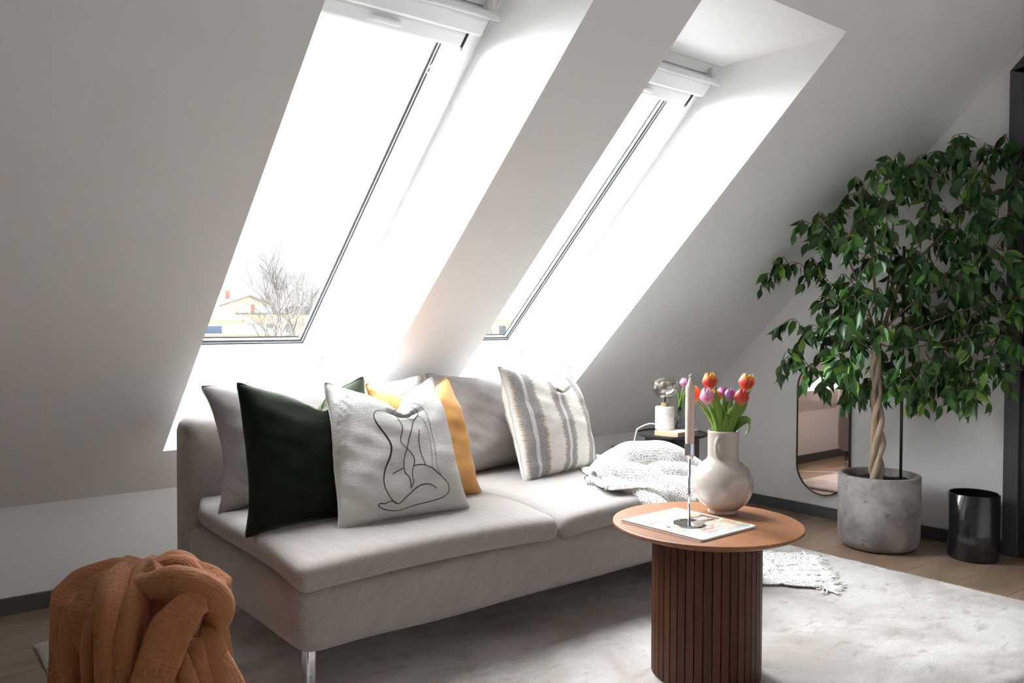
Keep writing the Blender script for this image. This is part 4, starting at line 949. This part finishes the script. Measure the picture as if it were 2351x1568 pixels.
BK = (.545, 1.985)
def build_basket_and_throw():
    b = thing('basket', 'woven basket with a white rim hidden under the terracotta throw', 'basket', (BK[0], BK[1], 0.016)); R, h = .150, .32
    pr = [(.001,.0),(R*.84,.0),(R*.86,.01),(R,h),(R-.008,h),(R*.84,.015),(.001,.012)]
    part('body', *lathe(pr, (BK[0],BK[1],.0185), 40, False), 'basket', b, smooth=True)
    a = np.linspace(0, 2*math.pi, 41); part('rim', *tube(np.stack([BK[0]+R*np.cos(a), BK[1]+R*np.sin(a), np.full(41, h+.02)], 1), .006, 8, False), 'window_white', b, smooth=True)
    # the throw: heaped body with deep falling folds, and rolled folds lying over it
    t = thing('throw_blanket', 'terracotta muslin throw heaped over the basket', 'blanket', (BK[0], BK[1]-.02, .02))
    C0 = np.array([BK[0], BK[1], 0]); nt, nr = 220, 84; th = np.linspace(0, 2*math.pi, nt, endpoint=False); g = np.random.default_rng(4)
    peaks = np.array([.15,.62,1.05,1.7,2.2,2.75,3.25,3.62,4.05,4.42,4.78,5.15,5.6,5.95]); amps = np.array([.7,.5,.9,.6,.8,.6,.9,1.0,.75,1.1,.8,1.1,.9,.7]); wid = np.array([.17,.14,.2,.2,.18,.2,.17,.15,.12,.15,.11,.16,.16,.15])
    V = []; uvs = []
    for j in range(nr):
        q = j/(nr-1)
        if q < .38: k = q/.38; r0 = .178*k**.8; z0 = .455-.060*k**2.4; amp = .010+.014*k
        else: k = (q-.38)/.62; r0 = .178-.012*min(1, k*3)+.012*k**2; z0 = .395-.372*k-.012*math.sin(min(1,k*4)*math.pi); amp = .024+.026*min(1, k*2.2)
        tw = th+.5*(1-q)+.18*math.sin(q*5)
        f = np.zeros(nt)
        for p, a_, w_ in zip(peaks, amps, wid):
            dd = (tw-p+math.pi) % (2*math.pi)-math.pi; f += a_*np.exp(-np.abs(dd/w_)**1.6)
        f -= .30
        r = r0+amp*f; z = np.full(nt, z0)+(.020*f*math.sin(min(1, q/.38)*math.pi) if q < .38 else 0)
        P = np.stack([C0[0]+r*np.cos(th), C0[1]+r*np.sin(th), z], 1); P[:,2] += .010*wob(P, 26, 12)*(q < .5)+.004*wob(P, 60, 13); P[:,2] = np.maximum(P[:,2], .020)
        V.append(P); uvs.append(np.stack([th*.22, np.full(nt, q*.75)], 1))
    V = np.vstack(V); Fc = [(j*nt+i, (j+1)*nt+i, (j+1)*nt+(i+1)%nt, j*nt+(i+1)%nt) for j in range(nr-1) for i in range(nt)]
    V[:,0] = np.minimum(V[:,0], SX0-.012)
    parts = [(V, Fc, np.vstack(uvs))]
    hems = []
    def nf(p): return np.array([p[0]-C0[0], p[1]-C0[1], .09])+np.array([-.04,-.05,.04])
    def lim(VV): VV[:,0] = np.minimum(VV[:,0], SX0-.006); VV[:,2] = np.maximum(VV[:,2], .02)
    def fold(pts, width, height, seed=1, hem=(), **kw):
        VV, FF, UU, m = cloth_fold(pts, width, height, nf, seed=seed, lim=lim, **kw); parts.append((VV, FF, UU))
        for e in hem: hems.append(tube(VV[e % m::m], .0030, 6))
    # thick roll looping over the heap towards the sofa, with a smaller one inside it
    fold([(0.492,1.904,0.424),(0.517,1.826,0.439),(0.553,1.771,0.450),(0.593,1.745,0.437),(0.622,1.752,0.399),(0.631,1.775,0.353),(0.621,1.796,0.321)], [.03,.05,.062,.060,.055,.045,.02], [.020,.032,.038,.040,.036,.030,.012], seed=2)
    fold([(0.551,1.947,0.431),(0.579,1.912,0.443),(0.602,1.873,0.442),(0.617,1.854,0.424),(0.594,1.821,0.418)], [.03,.045,.05,.04,.02], [.018,.026,.028,.024,.01], seed=3)
    fold([(0.511,1.876,0.421),(0.534,1.799,0.426),(0.559,1.753,0.428),(0.576,1.732,0.414),(0.573,1.740,0.388)], [.02,.035,.04,.036,.02], [.014,.024,.028,.026,.012], seed=13)
    # folds rising over the middle and falling to the floor
    fold([(0.503,1.999,0.431),(0.469,1.910,0.422),(0.442,1.835,0.393),(0.430,1.803,0.333),(0.426,1.796,0.203)], [.05,.07,.062,.052,.055], [.025,.042,.046,.042,.036], seed=4)
    fold([(0.538,1.945,0.431),(0.492,1.846,0.414),(0.462,1.791,0.373),(0.451,1.773,0.319),(0.445,1.768,0.208)], [.04,.05,.045,.04,.04], [.02,.034,.040,.036,.03], seed=5)
    fold([(0.455,2.037,0.398),(0.419,1.982,0.388),(0.396,1.947,0.343),(0.388,1.933,0.275),(0.388,1.923,0.167)], [.045,.06,.05,.042,.04], [.02,.032,.034,.028,.026], seed=6)
    fold([(0.461,1.994,0.401),(0.426,1.912,0.384),(0.409,1.873,0.335),(0.404,1.861,0.258),(0.403,1.853,0.189)], [.02,.03,.03,.026,.025], [.012,.022,.024,.02,.02], seed=16)
    # turned-over corner with its stitched hem, hanging diagonally
    fold([(0.597,1.747,0.406),(0.563,1.732,0.410),(0.534,1.721,0.384),(0.505,1.713,0.342),(0.479,1.714,0.287),(0.461,1.723,0.220)], [.03,.058,.074,.076,.072,.07], [.018,.026,.022,.018,.018,.018], seed=7, hem=(1,-2), pinch=.35)
    fold([(0.550,1.772,0.402),(0.515,1.761,0.383),(0.494,1.752,0.355),(0.476,1.746,0.317),(0.459,1.745,0.247)], [.02,.030,.032,.028,.026], [.018,.028,.028,.022,.02], seed=8)
    # outer edge falling towards the sofa leg
    fold([(0.619,1.785,0.348),(0.604,1.752,0.324),(0.609,1.721,0.291),(0.624,1.694,0.250),(0.645,1.668,0.185)], [.03,.046,.05,.055,.06], [.014,.020,.020,.018,.016], seed=9, hem=(-2,), pinch=.4)
    fold([(0.580,1.746,0.332),(0.573,1.725,0.304),(0.580,1.705,0.263),(0.596,1.682,0.194)], [.02,.034,.04,.042], [.010,.018,.020,.018], seed=10)
    fold([(0.540,1.726,0.320),(0.543,1.710,0.289),(0.552,1.695,0.247),(0.559,1.687,0.204)], [.02,.032,.036,.036], [.010,.016,.018,.016], seed=11)
    VA, FA = merge(*[(p[0], p[1]) for p in parts]); UA = np.vstack([p[2] for p in parts])
    c = part('cloth', VA, FA, 'muslin', t, uv=UA, smooth=True); sm = c.modifiers.new('solid', 'SOLIDIFY'); sm.thickness = .003; sm.offset = -1
    part('hem', *merge(*hems), 'muslin', t, smooth=True)
build_basket_and_throw()

# ================================================================== SIDE TABLE, LAMP, BOOK, SMALL VASE
STC, STZ, STR = (2.874, 2.396), .50, .153
def build_side_table():
    t = thing('side_table', 'black steel tray side table beside the sofa end', 'side table', (STC[0], STC[1], 0))
    part('tray', *lathe([(.001,-.003),(STR-.003,-.003),(STR,.0),(STR,.008),(STR-.002,.008),(STR-.003,.001),(.001,.0)], (STC[0],STC[1],STZ), 64, False), 'black_steel', t)
    for k, a in enumerate((-.685, -.685+math.pi/2)):
        d = np.array([math.cos(a), math.sin(a), 0]); n = np.array([-d[1], d[0], 0]); w = .120
        part('leg_panel', *obox(np.array([STC[0],STC[1],.018])-d*w-n*.002, d*2*w, n*.004, (0,0,STZ-.003-.018)), 'black_steel', t)
build_side_table()
def build_book():
    z = STZ; c = np.array([STC[0]-.014, STC[1]-.040, 0]); a = math.radians(5); u = np.array([math.cos(a), math.sin(a), 0]); v = np.array([-u[1], u[0], 0]); P = c-u*.068-v*.050+np.array([0,0,z+.0005])
    t = thing('book', 'pale wood-coloured book under the marble lamp', 'book', tuple(c+np.array([0,0,z])))
    o = part('cover', *obox(P, u*.155, v*.122, (0,0,.0215)), 'book_wood', t); bevel_mod(o, .001, 1)
    part('cover_print', *obox(P+u*.05+v*.004+np.array([0,0,.0215]), u*.095, v*.06, (0,0,.0004)), 'book_print', o)
build_book()
def build_lamp():
    z = STZ+.022; c = (STC[0]-.026, STC[1]+.021, z); S_ = 1.0
    t = thing('table_lamp', 'white marble cylinder lamp with a large clear globe bulb', 'lamp', c)
    o = part('base', *lathe([(.001,0),(.0405,0),(.042,.002),(.042,.099),(.0405,.101),(.001,.101)], c, 48, False), 'marble', t, smooth=False)
    part('socket', *lathe([(.0165,.100),(.017,.102),(.017,.114),(.015,.115),(.015,.120)], c, 32), 'brass', t)
    R = .0565; pr = [(.0140,.116),(.0150,.130),(.019,.141)]+[(R*math.cos(math.radians(q)), .190+R*math.sin(math.radians(q))) for q in np.linspace(-62, 89, 30)]
    b = part('bulb', *lathe(pr, c, 40, False), 'bulb', t, smooth=True)
    b.modifiers.new('solid', 'SOLIDIFY').thickness = .0012
    Rm = .052; pm = [(Rm*math.cos(math.radians(q)), .188+Rm*math.sin(math.radians(q))) for q in np.linspace(-60, 22, 16)]
    part('mirror_coat', *lathe(pm, c, 40, False), 'bulb_mirror', b, smooth=True)
    part('filament_post', *lathe([(.004,.118),(.0035,.172),(.001,.177)], c, 12), 'window_white', b, smooth=True)
    for x, y in ((-.006,.0),(.006,.002),(-.002,.006),(.002,-.005)):
        part('filament', *tube([(c[0]+x,c[1]+y,c[2]+.174),(c[0]+x*1.3,c[1]+y*1.3,c[2]+.206)], .0016, 6), 'filament', b, smooth=True)
    L = np.array([-.7746,.6325,0]); p0 = np.array(c)+L*.041+np.array([0,0,.022])
    P = [p0, p0+L*.025+np.array([0,0,.002]), p0+L*.055+np.array([0,0,-.008]), p0+L*.080+np.array([0,0,-.022]), np.array([STC[0],STC[1],0])+L*.157+np.array([0,0,STZ+.017]), np.array([STC[0],STC[1],0])+L*.166+np.array([0,0,STZ-.027]), np.array([STC[0],STC[1],0])+L*.174+np.array([0,0,STZ-.062])]
    cb = part('cord', *tube(smooth_path(P, 40), .0032, 8), 'plastic_white', t, smooth=True)
    e = P[-1]; dn = np.array([-.10*.7746,.10*.6325,-1.]); dn /= np.linalg.norm(dn); sd = np.array([.6,.7,0]); sd = sd-dn*(sd@dn); sd /= np.linalg.norm(sd); n2 = np.cross(dn, sd)
    sw = part('switch', *obox(e-sd*.008-n2*.009, sd*.016, n2*.017, dn*.056), 'plastic_white', cb); bevel_mod(sw, .005, 3)
    part('rocker', *obox(e-sd*.0095-n2*.005+dn*.022, sd*.019, n2*.010, dn*.018), 'plastic_white', sw)
    q = e+dn*.06; P2 = [q, q+dn*.05, q+np.array([-.03,.03,-.16]), np.array([q[0]-.03, q[1]+.10, .06]), np.array([3.02, 3.20, .02]), np.array([3.25, 3.218, .10]), np.array([3.385, 3.222, .225])]
    part('cord_tail', *tube(smooth_path(P2, 50), .0028, 6), 'plastic_white', t, smooth=True)
build_lamp()
def build_bud_vase():
    c = (STC[0]+.071, STC[1]+.013, STZ+.0005)
    v = thing('bud_vase', 'small smoke glass bud vase behind the candle', 'vase', c)
    o = part('body', *lathe([(.001,0),(.036,0),(.041,.006),(.043,.02),(.041,.038),(.030,.058),(.016,.070),(.0135,.080),(.0135,.110),(.015,.114)], c, 40, False), 'smoke_glass', v, smooth=True); o.modifiers.new('solid', 'SOLIDIFY').thickness = .0022
    b = np.array(c); R2 = np.array([.7746,-.6325,0])
    build_tulip('single pink tulip in the smoke glass bud vase', b+np.array([0,0,.012])-R2*.018, b+R2*.012+np.array([0,0,.205]), 'petal_pink', [([b+np.array([0,0,.10]), b+R2*-.004+np.array([0,0,.15]), b+R2*-.018+np.array([0,0,.20]), b+R2*-.040+np.array([0,0,.245])], .014, R2, .3, .2), ([b+R2*.006+np.array([0,0,.12]), b+R2*.018+np.array([0,0,.17]), b+R2*.036+np.array([0,0,.21]), b+R2*.040+np.array([0,0,.235])], .016, R2, .3, -.2)], .85, .1, 'tulip in the bud vase')
build_bud_vase()
def build_outlet():
    t = thing('wall_outlet', 'white double socket plate on the knee wall beside the side table', 'socket', (3.37, YK, .20)); o = part('plate', *box(3.290,3.435,YK-.008,YK+.001,.165,.265), 'plastic_white', t); bevel_mod(o, .003)
    for x in (3.325, 3.40):
        s = part('socket_face', *box(x-.030,x+.030,YK-.010,YK-.0075,.182,.250), 'plastic_white', o)
        for dx in (-.009, .009): part('socket_hole', *box(x+dx-.003,x+dx+.003,YK-.0106,YK-.0095,.208,.216), 'gasket', s)
    g = tag(part('vent_cover', *box(3.359,3.415,YK-.004,YK+.001,.283,.306), 'window_grey'), 'small grey rectangular cover above the wall socket', 'vent cover'); part('slot', *box(3.367,3.407,YK-.0046,YK-.0038,.291,.298), 'gasket', g); base_at(g, (3.387, YK, .294)) if False else None
build_outlet()

# ================================================================== MIRROR, POT, BIN
def build_mirror():
    y0, y1, z0, z1 = 2.122, 2.415, .115, .80; r = (y1-y0)/2; ym = (y0+y1)/2; x = XG-.014
    def pill(rr, n=24): return [(ym+rr*math.cos(a), z1-r+rr*math.sin(a)) for a in np.linspace(0, math.pi, n)]+[(ym+rr*math.cos(a), z0+r+rr*math.sin(a)) for a in np.linspace(math.pi, 2*math.pi, n)]
    t = thing('wall_mirror', 'pill-shaped bronze mirror in a thin black frame on the gable wall', 'mirror', (XG, ym, z0))
    a, b = pill(r), pill(r-.005); n = len(a)
    V = [(XG-.001,p,q) for p,q in a]+[(x-.004,p,q) for p,q in a]+[(x-.004,p,q) for p,q in b]+[(x,p,q) for p,q in b]; Fc = [(k*n+i, k*n+(i+1)%n, (k+1)*n+(i+1)%n, (k+1)*n+i) for k in range(3) for i in range(n)]
    part('frame', V, Fc, 'frame_black', t); part('glass', [(x,p,q) for p,q in b], [tuple(range(n))], 'mirror', t)
build_mirror()
PC = (3.600, 1.822)
def build_pot():
    t = thing('plant_pot', 'large round grey concrete plant pot with blotchy patina', 'pot', (PC[0], PC[1], 0)); R, h = .171, .325
    pr = [(.001,.0),(R-.045,.0),(R-.030,.004),(R-.014,.016),(R-.005,.036),(R-.001,.07),(R,h-.004),(R-.004,h),(R-.018,h),(R-.022,h-.005),(R-.024,h-.07),(.001,h-.07)]
    part('body', *lathe(pr, (PC[0],PC[1],.0005), 72, False), 'concrete', t, smooth=True).modifiers.new('es','EDGE_SPLIT').split_angle = .9
    xs = np.linspace(0, 1, 9); V = [(PC[0],PC[1],h-.030)]; Fc = []; n = 40
    for i, s in enumerate(xs[1:]):
        for k in range(n):
            a = 2*math.pi*k/n; V.append((PC[0]+s*(R-.022)*math.cos(a), PC[1]+s*(R-.022)*math.sin(a), h-.030+.006*math.sin(7*a+i*2.3)*math.cos(i*1.7)))
    Fc += [(0,1+k,1+(k+1)%n) for k in range(n)]+[(1+i*n+k,1+(i+1)*n+k,1+(i+1)*n+(k+1)%n,1+i*n+(k+1)%n) for i in range(7) for k in range(n)]
    so = part('soil', V, Fc, 'soil', t, smooth=True)
build_pot()
def build_bin():
    c = (3.738, 1.479, .0005); t = thing('floor_vase', 'tall glossy black ceramic cylinder on the floor by the dark door', 'vase', c); R, h = .099, .278
    o = part('body', *lathe([(.001,0),(R-.006,0),(R-.001,.005),(R,.012),(R,h-.003),(R-.003,h),(R-.007,h-.002),(R-.008,.02),(.001,.015)], c, 64, False), 'black_glaze', t, smooth=True); o.modifiers.new('es','EDGE_SPLIT').split_angle = .8
build_bin()

# ================================================================== WEEPING FIG
def build_fig():
    t = thing('weeping_fig', 'tall weeping fig with a braided trunk and drooping glossy leaves in the concrete pot', 'tree', (PC[0], PC[1], .265)); g = np.random.default_rng(17); D0 = float(np.dot(np.array([PC[0],PC[1],0])-np.array([0,0,1]), np.array(_fw)))
    D0 = 3.68
    base = np.array([PC[0]-.012, PC[1]+.005, .27])
    # three braided stems
    top = []
    for k in range(3):
        P = []
        for s in np.linspace(0, 1, 26):
            z = .255+s*.66; a = k*2.094+s*10.5; r = .020*(1+.40*math.sin(s*17+k*2))*(1-.45*s); P.append(base*[1,1,0]+np.array([r*math.cos(a)-.012*s, r*math.sin(a)+.004*s, z]))
        P = np.array(P); part('trunk', *tube(P, np.linspace(.0165, .0105, 26)*(1+.20*wob(P, 46, 60+k)), 10), 'bark', t, smooth=True); top.append(P[-1])
    stake0 = np.array((3.630,1.740,0.301)); st1 = stake0.copy(); st1[2] = 1.33; stake0[2] = .262
    part('stake', *tube([stake0, st1], .0065, 8), 'stake_green', t, smooth=True)
    limbs = []
    def limb(pts, r0, r1):
        P = smooth_path(pts, 16); P[:,2] = np.minimum(P[:,2], ZK+(YK-P[:,1])*SA/CA-.04); P[:,0] = np.minimum(P[:,0], XG-.02); limbs.append(P); part('branch', *tube(P, np.linspace(r0, r1, 16)*.72, 7), 'limb', t, smooth=True)
    T0 = np.mean(top, axis=0)
    L = [([top[0], np.array((3.555,1.826,1.074)), np.array((3.485,1.814,1.337)), np.array((3.404,1.823,1.536))], .011, .004), ([top[0], np.array((3.441,1.816,1.091)), np.array((3.242,1.818,1.322)), np.array((3.109,1.840,1.422))], .009, .003),
         ([top[1], np.array((3.670,1.787,1.153)), np.array((3.768,1.741,1.427)), np.array((3.853,1.706,1.703))], .011, .003), ([top[1], np.array((3.653,1.750,1.190)), np.array((3.734,1.613,1.394)), np.array((3.797,1.465,1.589))], .010, .003),
         ([top[2], np.array((3.613,1.701,1.074)), np.array((3.670,1.529,1.182)), np.array((3.727,1.384,1.322))], .009, .003), ([top[2], np.array((3.624,1.714,0.960)), np.array((3.675,1.546,1.036)), np.array((3.732,1.398,1.090))], .007, .0025),
         ([top[0], np.array((3.411,1.799,0.998)), np.array((3.211,1.798,1.087)), np.array((3.078,1.817,1.103))], .007, .0025), ([top[1], np.array((3.719,1.851,1.196)), np.array((3.777,1.863,1.438)), np.array((3.825,1.869,1.623))], .008, .003),
         ([top[2], np.array((3.517,1.709,0.887)), np.array((3.530,1.570,0.908)), np.array((3.583,1.438,0.946))], .006, .0022), ([top[0], np.array((3.460,1.794,0.885)), np.array((3.312,1.813,0.943)), np.array((3.168,1.829,0.962))], .006, .0022)]
    for a in L: limb(*a)
    allp = np.vstack(limbs)
    # crown targets: height above the floor -> places across the crown (metres from the pot axis)
    rows = {1.788: (0.24, 0.32), 1.707: (-0.13, -0.07, 0.17, 0.26, 0.36, 0.45, 0.55, 0.61), 1.624: (-0.21, -0.12, -0.01, 0.1, 0.2, 0.3, 0.4, 0.51, 0.6), 1.528: (-0.27, -0.18, -0.08, 0.03, 0.13, 0.24, 0.34, 0.44, 0.55, 0.62), 1.422: (-0.37, -0.28, -0.19, -0.09, 0.02, 0.12, 0.23, 0.34, 0.44, 0.55, 0.62), 1.335: (-0.43, -0.34, -0.24, -0.15, -0.04, 0.07, 0.18, 0.3, 0.41, 0.53, 0.62), 1.239: (-0.27, -0.2, -0.12, -0.02, 0.09, 0.18, 0.3, 0.41, 0.53, 0.61), 1.143: (-0.28, -0.19, 0.04, 0.12, 0.22, 0.34, 0.43, 0.53), 1.046: (-0.25, -0.17, -0.03, 0.07, 0.18, 0.3, 0.41, 0.53, 0.61), 0.96: (-0.34, -0.27, -0.18, -0.1, -0.01, 0.09, 0.22, 0.33, 0.43, 0.55), 0.873: (-0.3, -0.22, -0.13, -0.07, 0.03, 0.16, 0.28, 0.39, 0.48, 0.6), 0.787: (-0.37, -0.32, -0.16, 0.06, 0.2, 0.3, 0.41, 0.51), 0.719: (-0.38, -0.23, -0.11, 0.0, 0.24, 0.35, 0.46), 0.661: (-0.08, 0.02, 0.22, 0.34)}
    twigs = []; leaves = []; tg = [(x+g.normal()*.017, z+g.normal()*.017) for z, xs in rows.items() for x in xs]
    zs = sorted(rows)
    for k in range(190):                             # fill between
        z = float(g.choice(zs[:-1])); x = float(g.choice(rows[z])); tg.append((x+g.uniform(-.05, .05), z+g.uniform(-.042, .042)))
    ends = []
    for x, z in tg:
        d = g.uniform(-.42, .26); e = np.array([PC[0], PC[1], 0])+RX*x*(1+d/3.68)+DX*(d+(-0.016))+np.array([0, 0, 1+(z-1)*(1+d/3.68)]); e[0] = min(e[0], XG-.05); sl = ZK+(YK-e[1])*SA/CA
        e[2] = min(e[2], sl-.11); ends.append(e)
    hub = np.array([PC[0], PC[1], 1.15]); ends.sort(key=lambda e: np.linalg.norm((e-hub)*[1,1,.9])); nodes = allp.copy()
    for e in ends:
        dl = nodes-e; dist = np.linalg.norm(dl, axis=1)+.9*np.maximum(0, dl[:,2]*-1-.10)+.35*np.maximum(0, .10-np.linalg.norm(dl, axis=1)); k = int(np.argmin(dist)); a = nodes[k]
        L_ = np.linalg.norm(e-a); out = e-a; out[2] = 0; jt = g.normal(size=3)*.012
        m1 = a*.62+e*.38+np.array([0,0,.03+.10*L_])+jt; m2 = a*.25+e*.75+np.array([0,0,.03+.07*L_])-jt; P = smooth_path([a, m1, m2, e], 12); P[:,2] = np.minimum(P[:,2], ZK+(YK-P[:,1])*SA/CA-.03); P[:,0] = np.minimum(P[:,0], XG-.01)
        twigs.append(tube(P, np.linspace(.0022, .0009, 12), 5)); nodes = np.vstack([nodes, P[4:10]])
        nl = int(7+min(8, L_*28)); ss = np.concatenate([np.linspace(.18, 1, nl), [1.0]])
        for s in ss:
            i = min(11, int(s*11)); p = P[i]; td = P[min(11,i+1)]-P[max(0,i-1)]; td /= np.linalg.norm(td)+1e-9
            sidev = g.normal(size=3); sidev[2] *= .3; dirv = td*.45+sidev*.40+np.array([0,0,-.80]); dirv /= np.linalg.norm(dirv); leaves.append((p, dirv, g.uniform(.056, .094), g.uniform(0, 6.283), g.random()))
    tw = part('twigs', *merge(*twigs), 'twig', t, smooth=True); tw['kind'] = 'stuff'
    # leaf meshes: pointed oval with a drip tip, folded along the midrib, curling down
    def leaf_mesh(curl, fold, mat):
        V = [(0,0,0)]; n = 11; Ls = np.linspace(.08, 1, n); row = []
        def spine(s): return np.array([0, s*1.0, -curl*s*s])
        stemp = spine(0)
        for s in Ls:
            w = .172*math.sin(math.pi*min(1, ((s-.08)/.78))**.84)**1.05+(.012 if s < .97 else 0) if s < .86 else .014*(1-(s-.86)/.14)
            c = spine(s); V += [tuple(c+np.array([-w, 0, fold*w*2])), tuple(c), tuple(c+np.array([w, 0, fold*w*2]))]
        Fc = [(0,2,1),(0,3,2)]
        for i in range(n-1):
            b = 1+3*i; Fc += [(b,b+1,b+4,b+3),(b+1,b+2,b+5,b+4)]
        return np.array(V, float), Fc
    shapes = [leaf_mesh(.10,.22,0), leaf_mesh(.22,.14,0), leaf_mesh(-.08,.26,0), leaf_mesh(.16,.08,0)]
    meshes = {}
    for i, (V, Fc) in enumerate(shapes):
        for m in range(4): meshes[i, m] = raw('leaf', V, Fc, 'leaf%d' % m, smooth=True)
    out = []
    for p, dv, ln, spin, q in leaves:
        z = -dv; yv = dv; a = np.cross(yv, [math.cos(spin), math.sin(spin), .1]); a /= np.linalg.norm(a); n3 = np.cross(a, yv)
        tip = p+yv*ln
        if max(p[0], tip[0]) > XG-.022 or max(tip[2]+(tip[1]-YK)*SA/CA, p[2]+(p[1]-YK)*SA/CA, .5*(p[2]+tip[2])+(.5*(p[1]+tip[1])-YK)*SA/CA) > ZK-.035: continue
        Mx = Matrix(((a[0],yv[0],n3[0],p[0]),(a[1],yv[1],n3[1],p[1]),(a[2],yv[2],n3[2],p[2]),(0,0,0,1))) @ Matrix.Diagonal((ln,ln,ln,1))
        depth = float(np.dot(p, np.array(_fw))); out.append((-(ln/depth)+.004*g.random(), Mx, int(q*97) % 4, 0 if q < .40 else 1 if q < .74 else 2 if q < .94 else 3))
    out.sort(key=lambda o: o[0])
    inv = Matrix.Translation(-Vector(LOC[t.name]))
    for _, Mx, i, m in out[:300]:
        o = bpy.data.objects.new('leaf', meshes[i, m]); COL.objects.link(o); o.parent = t; o.matrix_local = inv @ Mx
    VV, FF, FM = [], [], []; k = 0
    for _, Mx, i, m in out[300:]:
        V, Fc = shapes[i]; A = np.array(Mx); VV.append(V@A[:3,:3].T+A[:3,3]); FF += [tuple(j+k for j in f) for f in Fc]; FM += [m]*len(Fc); k += len(V)
    f = part('foliage', np.vstack(VV), FF, None, t, smooth=True, mats=['leaf0','leaf1','leaf2','leaf3'], fm=FM); f['kind'] = 'stuff'
    dp = np.array((3.498,1.813,0.805)); V, Fc = shapes[2]; part('dry_leaf', V@np.array([[.05,0,.01],[0,.03,-.05],[.0,.04,.05]])+dp, Fc, 'dry_leaf', t, smooth=True)
    print('fig leaves', len(out))
build_fig()
